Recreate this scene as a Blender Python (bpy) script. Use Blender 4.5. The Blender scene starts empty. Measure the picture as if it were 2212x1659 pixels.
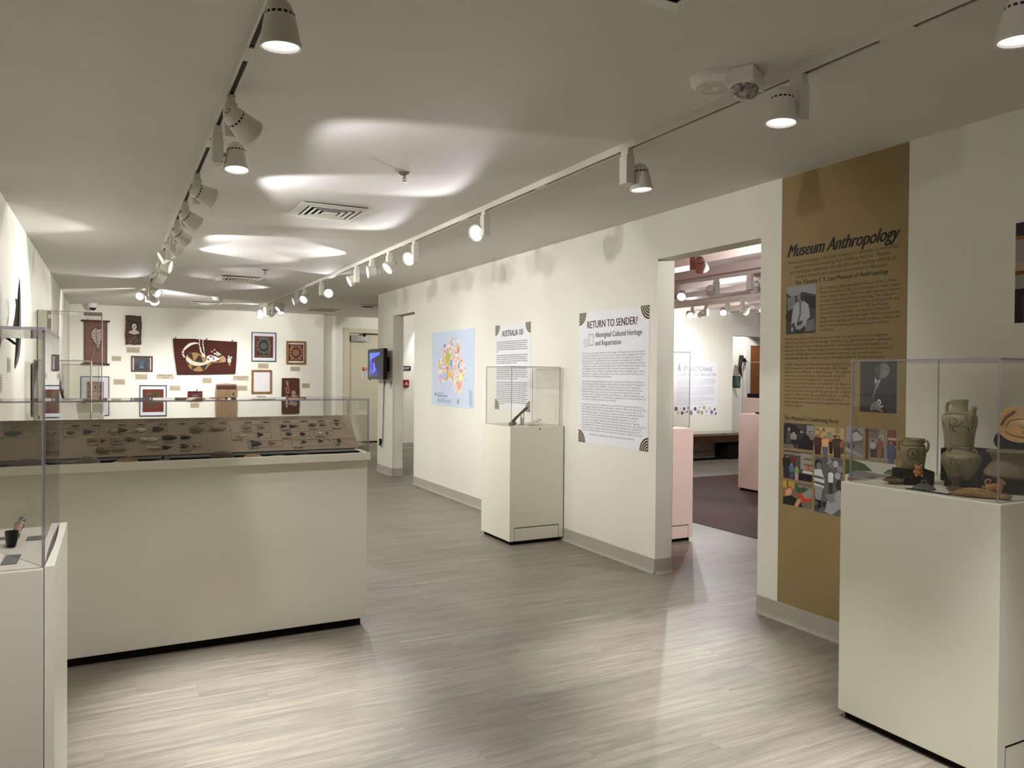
import bpy, math, random
from mathutils import Vector, Matrix
random.seed(7)
SC = bpy.context.scene
COL = SC.collection

# ------------------------------------------------------------------ camera, world, exposure
EYE = Vector((0.0, 0.0, 1.38))
YAW, PITCH, ROLL, FPX = 0.47997, -0.0116, 0.00815, 1660.7
fw = Vector((math.sin(YAW) * math.cos(PITCH), math.cos(YAW) * math.cos(PITCH), math.sin(PITCH)))
r0 = Vector((math.cos(YAW), -math.sin(YAW), 0.0))
u0 = r0.cross(fw)
rt = r0 * math.cos(ROLL) + u0 * math.sin(ROLL)
up = u0 * math.cos(ROLL) - r0 * math.sin(ROLL)
cam_data = bpy.data.cameras.new('camera')
cam_data.sensor_fit = 'HORIZONTAL'
cam_data.sensor_width = 36.0
cam_data.lens = FPX / 2212.0 * 36.0
cam_data.clip_start = 0.02
cam_data.clip_end = 100.0
cam = bpy.data.objects.new('camera', cam_data)
COL.objects.link(cam)
cam.matrix_world = Matrix(((rt.x, up.x, -fw.x, EYE.x), (rt.y, up.y, -fw.y, EYE.y), (rt.z, up.z, -fw.z, EYE.z), (0, 0, 0, 1)))
SC.camera = cam
world = bpy.data.worlds.new('world')
SC.world = world
world.use_nodes = True
world.node_tree.nodes['Background'].inputs[0].default_value = (0.9, 0.85, 0.75, 1)
world.node_tree.nodes['Background'].inputs[1].default_value = 0.05
SC.view_settings.view_transform = 'Standard'
SC.view_settings.look = 'None'
SC.view_settings.gamma = 1.0
SC.view_settings.use_curve_mapping = False
SC.view_settings.exposure = EXPOSURE = 1.32
SC.cycles.max_bounces = 8
SC.cycles.diffuse_bounces = 4
SC.cycles.glossy_bounces = 3
SC.cycles.transparent_max_bounces = 28
SC.cycles.adaptive_threshold = 0.02
SC.cycles.sample_clamp_indirect = 4.0
SC.cycles.caustics_reflective = False
SC.cycles.caustics_refractive = False
BEAM_W, SPILL_W = 23.0, 12.5        # radiant power of one track lamp: narrow beam and wide spill
LAMP_RGB = (0.97, 0.985, 1.0)

# ------------------------------------------------------------------ room measures (metres)
XR, XL, ZC, YF, WT = 3.367, -0.626, 2.509, 14.746, 0.148
D1A, D1B, D2A, D2B, YEND = 3.327, 4.285, 9.13, 9.96, 10.62
DH1, DH2 = 2.195, 2.165


# ------------------------------------------------------------------ materials
def lin(c):
    return tuple((x / 255.0 / 12.92) if x / 255.0 <= 0.04045 else (((x / 255.0) + 0.055) / 1.055) ** 2.4 for x in c[:3])


def mat(name, col, rough=0.6, spec=0.4, metal=0.0, var=0.0, scale=30.0, bump=0.0, stretch=(1, 1, 1), emit=0.0, col2=None, coat=0.0):
    m = bpy.data.materials.new(name)
    m.use_nodes = True
    nt = m.node_tree
    b = nt.nodes['Principled BSDF']
    b.inputs['Roughness'].default_value = rough
    b.inputs['Specular IOR Level'].default_value = spec
    b.inputs['Metallic'].default_value = metal
    b.inputs['Coat Weight'].default_value = coat
    c = lin(col)
    b.inputs['Base Color'].default_value = (*c, 1)
    if emit:
        b.inputs['Emission Color'].default_value = (*c, 1)
        b.inputs['Emission Strength'].default_value = emit
    if var or bump or col2:
        tc = nt.nodes.new('ShaderNodeTexCoord')
        mp = nt.nodes.new('ShaderNodeMapping')
        mp.inputs['Scale'].default_value = stretch
        nz = nt.nodes.new('ShaderNodeTexNoise')
        nz.inputs['Scale'].default_value = scale
        nz.inputs['Detail'].default_value = 6
        nt.links.new(tc.outputs['Object'], mp.inputs[0])
        nt.links.new(mp.outputs[0], nz.inputs['Vector'])
        if var or col2:
            cr = nt.nodes.new('ShaderNodeValToRGB')
            cr.color_ramp.elements[0].position = 0.35
            cr.color_ramp.elements[1].position = 0.65
            c2 = lin(col2) if col2 else tuple(min(1, x * (1 + var)) for x in c)
            c1 = c if col2 else tuple(x * (1 - var) for x in c)
            cr.color_ramp.elements[0].color = (*c1, 1)
            cr.color_ramp.elements[1].color = (*c2, 1)
            nt.links.new(nz.outputs['Fac'], cr.inputs[0])
            nt.links.new(cr.outputs[0], b.inputs['Base Color'])
        if bump:
            bp = nt.nodes.new('ShaderNodeBump')
            bp.inputs['Strength'].default_value = bump
            bp.inputs['Distance'].default_value = 0.003
            nt.links.new(nz.outputs['Fac'], bp.inputs['Height'])
            nt.links.new(bp.outputs[0], b.inputs['Normal'])
    return m


def print_mat(name, rough=0.55, emit=0.0):
    """Printed ink: the colour of every printed shape comes from the mesh's own colour attribute."""
    m = bpy.data.materials.new(name)
    m.use_nodes = True
    nt = m.node_tree
    b = nt.nodes['Principled BSDF']
    at = nt.nodes.new('ShaderNodeAttribute')
    at.attribute_name = 'ink'
    nt.links.new(at.outputs['Color'], b.inputs['Base Color'])
    b.inputs['Roughness'].default_value = rough
    b.inputs['Specular IOR Level'].default_value = 0.3
    if emit:
        nt.links.new(at.outputs['Color'], b.inputs['Emission Color'])
        b.inputs['Emission Strength'].default_value = emit
    return m


def acrylic_mat(name, tint, edge=False):
    m = bpy.data.materials.new(name)
    m.use_nodes = True
    nt = m.node_tree
    nt.nodes.clear()
    out = nt.nodes.new('ShaderNodeOutputMaterial')
    tr = nt.nodes.new('ShaderNodeBsdfTransparent')
    tr.inputs[0].default_value = (*tint, 1)
    mix = nt.nodes.new('ShaderNodeMixShader')
    nt.links.new(tr.outputs[0], mix.inputs[1])
    if edge:
        pr = nt.nodes.new('ShaderNodeBsdfPrincipled')
        pr.inputs['Base Color'].default_value = (*lin((160, 154, 160)), 1)
        pr.inputs['Roughness'].default_value = 0.3
        mix.inputs[0].default_value = 0.55
        nt.links.new(pr.outputs[0], mix.inputs[2])
    else:
        gl = nt.nodes.new('ShaderNodeBsdfGlossy')
        gl.inputs['Roughness'].default_value = 0.015
        lw = nt.nodes.new('ShaderNodeLayerWeight')
        lw.inputs['Blend'].default_value = 0.5
        pw = nt.nodes.new('ShaderNodeMath')
        pw.operation = 'POWER'
        pw.inputs[1].default_value = 5.0
        ma = nt.nodes.new('ShaderNodeMath')
        ma.operation = 'MULTIPLY_ADD'
        ma.inputs[1].default_value = 0.9
        ma.inputs[2].default_value = 0.035
        nt.links.new(lw.outputs['Facing'], pw.inputs[0])
        nt.links.new(pw.outputs[0], ma.inputs[0])
        nt.links.new(ma.outputs[0], mix.inputs[0])
        nt.links.new(gl.outputs[0], mix.inputs[2])
    nt.links.new(mix.outputs[0], out.inputs[0])
    return m


def floor_mat():
    """Vinyl planks 1.22 x 0.152 m running across the room, end joints staggered at random, each plank with its own grain."""
    m = bpy.data.materials.new('vinyl_planks')
    m.use_nodes = True
    nt = m.node_tree
    b = nt.nodes['Principled BSDF']
    N = nt.nodes.new
    L = nt.links.new

    def math_(op, a, bb=None, c=None):
        n = N('ShaderNodeMath')
        n.operation = op
        for i, v in enumerate((a, bb, c)):
            if v is None:
                continue
            if isinstance(v, (int, float)):
                n.inputs[i].default_value = v
            else:
                L(v, n.inputs[i])
        return n.outputs[0]

    tc = N('ShaderNodeTexCoord')
    sp = N('ShaderNodeSeparateXYZ')
    L(tc.outputs['Object'], sp.inputs[0])
    yy = math_('DIVIDE', sp.outputs['Y'], 0.152)
    row = math_('FLOOR', yy)
    w1 = N('ShaderNodeTexWhiteNoise')
    w1.noise_dimensions = '1D'
    L(row, w1.inputs['W'])
    xx = math_('ADD', math_('DIVIDE', sp.outputs['X'], 1.22), math_('MULTIPLY', w1.outputs['Value'], 7.0))
    col = math_('FLOOR', xx)
    cb = N('ShaderNodeCombineXYZ')
    L(row, cb.inputs[0])
    L(col, cb.inputs[1])
    w2 = N('ShaderNodeTexWhiteNoise')
    w2.noise_dimensions = '3D'
    L(cb.outputs[0], w2.inputs['Vector'])
    # seams
    fx, fy = math_('FRACT', xx), math_('FRACT', yy)
    ex = math_('LESS_THAN', math_('MINIMUM', fx, math_('SUBTRACT', 1.0, fx)), 0.0007)
    ey = math_('LESS_THAN', math_('MINIMUM', fy, math_('SUBTRACT', 1.0, fy)), 0.006)
    seam = math_('MAXIMUM', ex, ey)
    # grain, shifted plank by plank
    off = N('ShaderNodeVectorMath')
    off.operation = 'MULTIPLY_ADD'
    L(w2.outputs['Color'], off.inputs[0])
    off.inputs[1].default_value = (9.0, 5.0, 3.0)
    L(tc.outputs['Object'], off.inputs[2])

    def grain(sx, sy, det, dist, lo, hi, a, bb):
        mp = N('ShaderNodeMapping')
        mp.inputs['Scale'].default_value = (sx, sy, 1)
        nz = N('ShaderNodeTexNoise')
        nz.inputs['Scale'].default_value = 1.0
        nz.inputs['Detail'].default_value = det
        nz.inputs['Roughness'].default_value = 0.66
        nz.inputs['Distortion'].default_value = dist
        L(off.outputs[0], mp.inputs[0])
        L(mp.outputs[0], nz.inputs['Vector'])
        mr = N('ShaderNodeMapRange')
        for k, v in ((1, lo), (2, hi), (3, a), (4, bb)):
            mr.inputs[k].default_value = v
        L(nz.outputs['Fac'], mr.inputs[0])
        return mr.outputs[0], nz
    g1, n1 = grain(4.5, 95, 7, 0.5, 0.3, 0.7, 0.78, 1.16)
    g2, n2 = grain(2.0, 30, 5, 0.6, 0.32, 0.68, 0.74, 1.2)
    tone = math_('MULTIPLY_ADD', w2.outputs['Value'], 0.14, 0.93)
    f = math_('MULTIPLY', math_('MULTIPLY', g1, g2), tone)
    f = math_('MULTIPLY', f, math_('MULTIPLY_ADD', seam, -0.16, 1.0))
    mx = N('ShaderNodeVectorMath')
    mx.operation = 'SCALE'
    mx.inputs[0].default_value = lin((140, 131, 119))
    L(f, mx.inputs['Scale'])
    L(mx.outputs[0], b.inputs['Base Color'])
    b.inputs['Roughness'].default_value = 0.42
    b.inputs['Specular IOR Level'].default_value = 0.42
    bp = N('ShaderNodeBump')
    bp.inputs['Strength'].default_value = 0.12
    bp.inputs['Distance'].default_value = 0.002
    L(n1.outputs['Fac'], bp.inputs['Height'])
    L(bp.outputs[0], b.inputs['Normal'])
    return m


M = {}
M['wall'] = mat('wall_paint', (233, 230, 215), 0.62, 0.25, var=0.012, scale=3, bump=0.02)
M['ceil'] = mat('ceiling_paint', (221, 217, 211), 0.75, 0.15, var=0.012, scale=2)
M['red'] = mat('red_wall_paint', (194, 84, 72), 0.6, 0.25, var=0.02, scale=3)
M['pinkbeam'] = mat('beam_paint', (232, 214, 206), 0.6, 0.25, var=0.012, scale=3)
M['base'] = mat('vinyl_cove_base', (172, 163, 150), 0.5, 0.4, var=0.02, scale=8)
M['floor'] = floor_mat()
M['inset'] = mat('dark_floor_inset', (84, 60, 51), 0.7, 0.2, var=0.08, scale=14, stretch=(1, 8, 1))
M['gold'] = mat('gold_vinyl', (150, 129, 88), 0.6, 0.25, var=0.02, scale=4)
M['plinth'] = mat('plinth_paint', (228, 223, 204), 0.38, 0.4, var=0.01, scale=4)
M['plinthgrey'] = mat('plinth_paint_warm_grey', (212, 203, 190), 0.45, 0.4, var=0.01, scale=4)
M['gap'] = mat('dark_gap', (22, 20, 18), 0.8, 0.1, var=0.1, scale=20)
M['black'] = mat('black_cloth', (9, 8, 8), 0.9, 0.1, var=0.2, scale=120, bump=0.3)
M['liner'] = mat('black_liner', (12, 11, 11), 0.7, 0.2, var=0.2, scale=60)
M['track'] = mat('track_enamel', (216, 211, 200), 0.45, 0.4, var=0.01, scale=20)
M['slot'] = mat('track_slot', (58, 52, 48), 0.6, 0.3, var=0.1, scale=20)
M['lamp'] = mat('lamp_enamel', (222, 216, 205), 0.42, 0.4, var=0.01, scale=20)
M['vent'] = mat('vent_slot', (60, 54, 50), 0.7, 0.2, var=0.1, scale=20)
M['print'] = print_mat('printed_ink')
M['gloss'] = print_mat('glossy_print', 0.25)
M['screen'] = print_mat('screen_pixels', 0.2, emit=0.42)
M['tv'] = mat('tv_plastic', (8, 8, 9), 0.3, 0.4, var=0.1, scale=30)
M['acr'] = acrylic_mat('clear_acrylic', (0.985, 0.985, 0.98))
M['acre'] = acrylic_mat('clear_acrylic_edge', (0.82, 0.79, 0.84), edge=True)
M['board'] = mat('tan_board', (150, 134, 112), 0.7, 0.2, var=0.02, scale=6)
M['wood'] = mat('oak_frame_wood', (138, 96, 52), 0.45, 0.4, var=0.25, scale=18, stretch=(1, 1, 6))
M['darkwood'] = mat('dark_reddish_wood', (84, 46, 32), 0.5, 0.35, var=0.25, scale=14, stretch=(6, 1, 1))
M['navy'] = mat('dark_navy_frame', (38, 36, 48), 0.4, 0.4, var=0.1, scale=20)
M['metal'] = mat('grey_metal', (150, 146, 140), 0.35, 0.5, metal=0.7, var=0.03, scale=20)
M['chrome'] = mat('chrome', (190, 186, 180), 0.15, 0.5, metal=1.0, var=0.03, scale=20)
M['white'] = mat('white_plastic', (232, 229, 222), 0.4, 0.4, var=0.01, scale=20)
M['doorp'] = mat('door_paint', (208, 199, 174), 0.5, 0.3, var=0.01, scale=3)
M['pinkp'] = mat('pale_plinth_paint', (236, 211, 196), 0.45, 0.35, var=0.01, scale=4)
M['benchw'] = mat('dark_bench_wood', (58, 36, 24), 0.35, 0.5, var=0.3, scale=10, stretch=(1, 10, 10))


# ------------------------------------------------------------------ mesh helpers
class MB:
    """Collects shapes and links them as ONE mesh object."""
    def __init__(s):
        s.v, s.f, s.m = [], [], []

    def add(s, vs, fs, mi=0):
        n = len(s.v)
        s.v += [tuple(v) for v in vs]
        s.f += [[i + n for i in f] for f in fs]
        s.m += [mi] * len(fs)
        return s

    def box(s, x0, x1, y0, y1, z0, z1, mi=0, thin=None):
        vs = [(x, y, z) for x in (x0, x1) for y in (y0, y1) for z in (z0, z1)]
        fs = [(0, 1, 3, 2), (4, 6, 7, 5), (0, 4, 5, 1), (2, 3, 7, 6), (0, 2, 6, 4), (1, 5, 7, 3)]
        ax = [0, 0, 1, 1, 2, 2]
        n = len(s.v)
        s.v += vs
        for f, a in zip(fs, ax):
            s.f.append([i + n for i in f])
            s.m.append(mi if thin is None or a == thin else mi + 1)
        return s

    def xform(s, mtx, start=0):
        for i in range(start, len(s.v)):
            s.v[i] = tuple(mtx @ Vector(s.v[i]))
        return s

    def prism(s, pts, z0, z1, mi=0, plane='xy'):
        """Extrude a 2-D outline; plane gives which axes the outline lies in."""
        def P(a, b, c):
            return (a, b, c) if plane == 'xy' else ((a, c, b) if plane == 'xz' else (c, a, b))
        n = len(pts)
        vs = [P(a, b, z0) for a, b in pts] + [P(a, b, z1) for a, b in pts]
        fs = [list(range(n))[::-1], list(range(n, 2 * n))] + [[i, (i + 1) % n, n + (i + 1) % n, n + i] for i in range(n)]
        return s.add(vs, fs, mi)

    def lathe(s, prof, n=24, c=(0, 0, 0), mi=0, squash=(1, 1)):
        vs, fs = [], []
        for r, z in prof:
            for k in range(n):
                a = 2 * math.pi * k / n
                vs.append((c[0] + r * math.cos(a) * squash[0], c[1] + r * math.sin(a) * squash[1], c[2] + z))
        for i in range(len(prof) - 1):
            for k in range(n):
                fs.append([i * n + k, i * n + (k + 1) % n, (i + 1) * n + (k + 1) % n, (i + 1) * n + k])
        if prof[0][0] > 1e-6:
            fs.append(list(range(n))[::-1])
        if prof[-1][0] > 1e-6:
            fs.append([(len(prof) - 1) * n + k for k in range(n)])
        return s.add(vs, fs, mi)

    def tube(s, path, rad, n=10, mi=0, flat=1.0):
        P = [Vector(p) for p in path]
        if not isinstance(rad, (list, tuple)):
            rad = [rad] * len(P)
        vs, fs = [], []
        ref = None
        for i, p in enumerate(P):
            t = (P[min(i + 1, len(P) - 1)] - P[max(i - 1, 0)]).normalized()
            if ref is None:
                ref = Vector((0, 0, 1)) if abs(t.z) < 0.9 else Vector((1, 0, 0))
            a = (ref - t * ref.dot(t)).normalized()
            ref = a
            b = t.cross(a)
            for k in range(n):
                an = 2 * math.pi * k / n
                vs.append(p + a * math.cos(an) * rad[i] + b * math.sin(an) * rad[i] * flat)
        for i in range(len(P) - 1):
            for k in range(n):
                fs.append([i * n + k, i * n + (k + 1) % n, (i + 1) * n + (k + 1) % n, (i + 1) * n + k])
        fs.append(list(range(n))[::-1])
        fs.append([(len(P) - 1) * n + k for k in range(n)])
        return s.add(vs, fs, mi)

    def ball(s, c, r, n=14, m=9, mi=0, rot=None):
        if not isinstance(r, (list, tuple)):
            r = (r, r, r)
        vs, fs = [], []
        for i in range(1, m):
            th = math.pi * i / m
            for k in range(n):
                a = 2 * math.pi * k / n
                w = Vector((r[0] * math.sin(th) * math.cos(a), r[1] * math.sin(th) * math.sin(a), r[2] * math.cos(th)))
                if rot:
                    w = rot @ w
                vs.append(w + Vector(c))
        for i in range(m - 2):
            for k in range(n):
                fs.append([i * n + k, (i + 1) * n + k, (i + 1) * n + (k + 1) % n, i * n + (k + 1) % n])
        for s_, base in ((1, 0), (-1, (m - 2) * n)):
            w = Vector((0, 0, r[2] * s_))
            if rot:
                w = rot @ w
            vs.append(w + Vector(c))
            ix = len(vs) - 1
            for k in range(n):
                f = [base + k, base + (k + 1) % n, ix]
                fs.append(f if s_ > 0 else f[::-1])
        return s.add(vs, fs, mi)

    def mesh(s, name, mats, smooth=None):
        me = bpy.data.meshes.new(name)
        me.from_pydata([tuple(v) for v in s.v], [], s.f)
        for m in mats:
            me.materials.append(m)
        me.polygons.foreach_set('material_index', s.m)
        if smooth:
            me.polygons.foreach_set('use_smooth', [True] * len(me.polygons))
            me.update()
            me.set_sharp_from_angle(angle=math.radians(smooth))
        me.update()
        return me

    def build(s, name, mats, parent=None, smooth=None, bevel=0.0, loc=None):
        if not isinstance(mats, (list, tuple)):
            mats = [mats]
        o = bpy.data.objects.new(name, s.mesh(name, mats, smooth))
        COL.objects.link(o)
        if parent:
            o.parent = parent
        if loc:
            o.location = loc
        if bevel:
            b = o.modifiers.new('edge', 'BEVEL')
            b.width = bevel
            b.segments = 2
            b.limit_method = 'ANGLE'
        return o


_fc = bpy.data.curves.new('letters', 'FONT')
_fo = bpy.data.objects.new('letters', _fc)
COL.objects.link(_fo)
_cache = {}


def glyphs(body, bold=0.0, shear=0.0, res=2, space=1.0):
    k = (body, bold, shear, res, space)
    if k not in _cache:
        _fc.body, _fc.size, _fc.offset, _fc.shear = body, 1.0, bold, shear
        _fc.resolution_u, _fc.space_character, _fc.dimensions, _fc.fill_mode = res, space, '2D', 'FRONT'
        me = _fo.to_mesh()
        vs = [(v.co.x, v.co.y) for v in me.vertices]
        fs = [list(p.vertices) for p in me.polygons]
        _fo.to_mesh_clear()
        w = max([v[0] for v in vs], default=0.0)
        _cache[k] = (vs, fs, w)
    return _cache[k]


class Flat:
    """Printed shapes in a local plane (x right, y up, z towards the reader)."""
    def __init__(s, T=None):
        s.v, s.f, s.c, s.z = [], [], [], 0.0004
        s.T = T or (lambda a, b: (a, b))

    def poly(s, pts, col, z=None):
        if z is None:
            s.z += 0.00008
            z = s.z
        n = len(s.v)
        q = [s.T(a, b) for a, b in pts]
        ar = sum(q[i][0] * q[(i + 1) % len(q)][1] - q[(i + 1) % len(q)][0] * q[i][1] for i in range(len(q)))
        if ar < 0:
            q.reverse()
        s.v += [(a, b, z) for a, b in q]
        s.f.append(list(range(n, n + len(q))))
        s.c.append(lin(col))
        return s

    def rect(s, x0, y0, x1, y1, col, z=None):
        return s.poly([(x0, y0), (x1, y0), (x1, y1), (x0, y1)], col, z)

    def frame(s, x0, y0, x1, y1, w, col, z=None):
        if z is None:
            s.z += 0.00008
            z = s.z
        for a in ((x0, y0, x1, y0 + w), (x0, y1 - w, x1, y1), (x0, y0, x0 + w, y1), (x1 - w, y0, x1, y1)):
            s.rect(*a, col, z)
        return s

    def ell(s, cx, cy, rx, ry, col, rot=0.0, n=18, a0=0.0, a1=2 * math.pi, z=None):
        pts = []
        full = abs(a1 - a0) > 6.28
        for k in range(n + (0 if full else 1)):
            a = a0 + (a1 - a0) * k / n
            x, y = rx * math.cos(a), ry * math.sin(a)
            pts.append((cx + x * math.cos(rot) - y * math.sin(rot), cy + x * math.sin(rot) + y * math.cos(rot)))
        if not full:
            pts.append((cx, cy))
        return s.poly(pts, col, z)

    def stroke(s, pts, w, col, z=None, w1=None):
        if z is None:
            s.z += 0.00008
            z = s.z
        L, R_ = [], []
        n = len(pts)
        for i, p in enumerate(pts):
            a, b = pts[max(i - 1, 0)], pts[min(i + 1, n - 1)]
            dx, dy = b[0] - a[0], b[1] - a[1]
            d = math.hypot(dx, dy) or 1
            ww = (w if w1 is None else w + (w1 - w) * i / (n - 1)) / 2
            L.append((p[0] - dy / d * ww, p[1] + dx / d * ww))
            R_.append((p[0] + dy / d * ww, p[1] - dx / d * ww))
        return s.poly(L + R_[::-1], col, z)

    def text(s, x, y, body, size, col, align='L', width=None, bold=0.0, shear=0.0, z=None, res=2, space=1.0, sx=1.0):
        vs, fs, w = glyphs(body, 0.0, shear, res, space)
        if not vs:
            return s
        if bold and bold > 0:
            zz = s.z + 0.0003 if z is None else z
            for i, o in enumerate((-1.0, -0.33, 0.33, 1.0)):
                s.text(x + o * bold * size * 0.9, y, body, size, col, align, width, -1, shear, zz + i * 0.00001, res, space, sx)
            return s
        kx = width / w if width else size * sx
        ox = {'L': 0, 'C': -w * kx / 2, 'R': -w * kx}[align]
        if z is None:
            z = s.z + 0.0003
        n = len(s.v)
        s.v += [(x + ox + a * kx, y + b * size, z) for a, b in vs]
        s.f += [[i + n for i in f] for f in fs]
        s.c += [lin(col)] * len(fs)
        return s

    def words(s, x, y, w, h, col, rnd, z=None):
        """A line of print too small to read: a run of word-long dashes."""
        if z is None:
            z = s.z + 0.0003
        e = x + w
        while x < e:
            l = min(rnd.uniform(1.2, 5.5) * h, e - x)
            t = h * rnd.uniform(0.0, 0.35)
            s.rect(x, y, x + l, y + h * 0.72, col, z)
            s.rect(x + l * 0.3, y + h * 0.72, x + l * 0.45, y + h * 0.72 + t, col, z)
            x += l + h * 0.45
        return s

    def build(s, name, parent=None, m=None):
        me = bpy.data.meshes.new(name)
        me.from_pydata(s.v, [], s.f)
        me.materials.append(m or M['print'])
        ca = me.color_attributes.new('ink', 'FLOAT_COLOR', 'CORNER')
        buf = []
        for f, c in zip(s.f, s.c):
            buf += [c[0], c[1], c[2], 1.0] * len(f)
        ca.data.foreach_set('color', buf)
        me.update()
        o = bpy.data.objects.new(name, me)
        COL.objects.link(o)
        if parent:
            o.parent = parent
        return o


def tag(o, label, cat, group=None):
    o['label'] = label
    o['category'] = cat
    if group:
        o['group'] = group
    return o


def struct(o):
    o['kind'] = 'structure'
    return o


def thing(name, label, cat, loc=(0, 0, 0), rz=0.0, group=None, basis=None):
    o = bpy.data.objects.new(name, None)
    o.empty_display_size = 0.05
    COL.objects.link(o)
    if basis:
        u, v, n = [Vector(b) for b in basis]
        o.matrix_world = Matrix(((u.x, v.x, n.x, loc[0]), (u.y, v.y, n.y, loc[1]), (u.z, v.z, n.z, loc[2]), (0, 0, 0, 1)))
    else:
        o.location = loc
        o.rotation_euler = (0, 0, rz)
    return tag(o, label, cat, group)


ON_RIGHT = ((0, -1, 0), (0, 0, 1), (-1, 0, 0))     # facing into the gallery from the right wall
ON_LEFT = ((0, 1, 0), (0, 0, 1), (1, 0, 0))
ON_FAR = ((1, 0, 0), (0, 0, 1), (0, -1, 0))

# ------------------------------------------------------------------ the room shell
b = MB().box(-1.2, 12.6, -3.2, 16.2, -0.1, 0.0)
struct(b.build('floor', M['floor']))
# first ceiling over the gallery and the far corridor, with the flat slab
b = MB().box(XL - 0.15, XR + WT, -3.2, YEND, ZC, ZC + 0.12).box(XL - 0.15, 7.0, YEND, 16.2, ZC, ZC + 0.12)
struct(b.build('ceiling', M['ceil']))
struct(MB().box(XL - 0.15, XL, -3.2, YF, 0, ZC).build('wall_left', M['wall']))
struct(MB().box(XL - 0.15, 3.60, YF, YF + 0.4, 0, ZC).build('wall_far', M['wall']))
struct(MB().box(XL - 0.15, 12.6, -3.35, -3.2, 0, 2.8).build('wall_back', M['wall']))
w = MB()
for y0, y1, z0, z1 in ((-3.2, D1A, 0, ZC), (D1A, D1B, DH1, ZC), (D1B, D2A, 0, ZC), (D2A, D2B, DH2, ZC), (D2B, YEND, 0, ZC)):
    w.box(XR, XR + WT - 0.002, y0, y1, z0, z1)
struct(w.build('wall_right', M['wall']))
w = MB()
for y0, y1, z0, z1 in ((-3.2, D1A, 0, 2.76), (D1A, D1B, DH1, 2.76), (D1B, D2A, 0, 2.76), (D2A, D2B, DH2, 2.76), (D2B, YEND, 0, 2.76)):
    w.box(XR + WT - 0.002, XR + WT, y0, y1, z0, z1)
struct(w.build('wall_right_inner_face', M['red']))


def cove(p0, p1, nrm, name):
    """Vinyl cove base: thin strip with a toe that sweeps out onto the floor."""
    prof = [(0.0, 0.102), (0.004, 0.102), (0.005, 0.098), (0.005, 0.022), (0.008, 0.012), (0.016, 0.004), (0.022, 0.0), (0.0, 0.0)]
    p0, p1, nrm = Vector(p0), Vector(p1), Vector(nrm)
    k = len(prof)
    vs = [p + nrm * a + Vector((0, 0, h)) for p in (p0, p1) for a, h in prof]
    fs = [[i, (i + 1) % k, k + (i + 1) % k, k + i] for i in range(k)] + [list(range(k)), list(range(k, 2 * k))[::-1]]
    return struct(MB().add(vs, fs).build(name, M['base'], smooth=40))


for y0, y1 in ((-3.2, D1A), (D1B, D2A), (D2B, YEND)):
    cove((XR, y0, 0), (XR, y1, 0), (-1, 0, 0), 'baseboard_right')
cove((XR, D1B, 0), (XR + WT, D1B, 0), (0, -1, 0), 'baseboard_doorway')
cove((XR, D2B, 0), (XR + WT, D2B, 0), (0, -1, 0), 'baseboard_doorway')
cove((XL, -3.2, 0), (XL, YF, 0), (1, 0, 0), 'baseboard_left')
cove((XL, YF, 0), (3.6, YF, 0), (0, -1, 0), 'baseboard_far')

# corridor and service door behind the far wall's end
struct(MB().box(3.60, 4.06, 15.0, 15.15, 0, ZC).box(4.06, 5.1, 15.0, 15.15, 2.28, ZC).box(5.1, 7.0, 15.0, 15.15, 0, ZC).build('wall_corridor', M['wall']))
struct(MB().box(4.40, 5.03, 13.6, 13.75, 0, ZC).build('wall_corridor_short', M['wall']))
cove((4.40, 13.6, 0), (5.03, 13.6, 0), (0, -1, 0), 'baseboard_corridor')
cove((5.1, 15.0, 0), (7.0, 15.0, 0), (0, -1, 0), 'baseboard_corridor')
d = bpy.data.objects.new('door_1', None)
COL.objects.link(d)
d.location = (4.58, 15.0, 0)
struct(d)
MB().box(-0.52, -0.41, -0.025, 0.1, 0, 2.28).box(0.41, 0.52, -0.025, 0.1, 0, 2.28).box(-0.41, 0.41, -0.025, 0.1, 2.19, 2.28).build('door_frame', M['doorp'], d, bevel=0.004)
MB().box(-0.408, 0.408, 0.03, 0.075, 0.012, 2.185).build('door_leaf', M['doorp'], d)
MB().box(-0.408, 0.408, 0.022, 0.03, 0.0, 0.03).build('door_sweep', M['gap'], d)
cl = MB().box(-0.39, -0.05, -0.05, 0.03, 2.02, 2.14).build('door_closer', M['metal'], d, bevel=0.004)
MB().box(-0.12, 0.38, -0.06, -0.045, 2.17, 2.185).box(-0.14, -0.1, -0.06, -0.02, 2.12, 2.19).build('closer_arm', M['gap'], cl)

# second room beyond the doorways
struct(MB().box(XR + WT, 12.6, -3.2, YEND, 2.76, 2.86).build('ceiling_second_room', M['pinkbeam']))
for x in (3.75, 4.45, 5.15, 5.85, 6.55, 7.25, 7.95, 8.65, 9.35, 10.05):
    struct(MB().box(x, x + 0.26, 0.5, 10.15, 2.50, 2.76).build('trim_ceiling_beam', M['pinkbeam']))
struct(MB().box(6.0, 9.63, 10.15, 10.3, 0, 2.76).box(9.63, 12.6, 10.15, 10.3, 2.10, 2.76).build('wall_second_room_far', M['wall']))
cove((6.0, 10.15, 0), (9.63, 10.15, 0), (0, -1, 0), 'baseboard_second_room')
struct(MB().box(9.0, 12.6, 11.3, 11.45, 0, 2.76).build('wall_recess', M['wall']))
struct(MB().box(12.45, 12.6, -3.2, 16.2, 0, 2.86).build('wall_second_room_right', M['wall']))
struct(MB().box(6.0, 6.14, 10.3, 16.2, 0, 2.76).build('wall_corridor_side', M['wall']))
struct(MB().box(4.88, 12.4, 0.5, 8.15, 0.0, 0.004).build('floor_dark_inset', M['inset']))
struct(MB().box(XR + WT + 0.001, 6.0, YEND - 0.03, YEND, 2.40, 2.76).build('trim_red_header', M['red']))
d = bpy.data.objects.new('door_2', None)
COL.objects.link(d)
d.location = (11.6, 11.3, 0)
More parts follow.
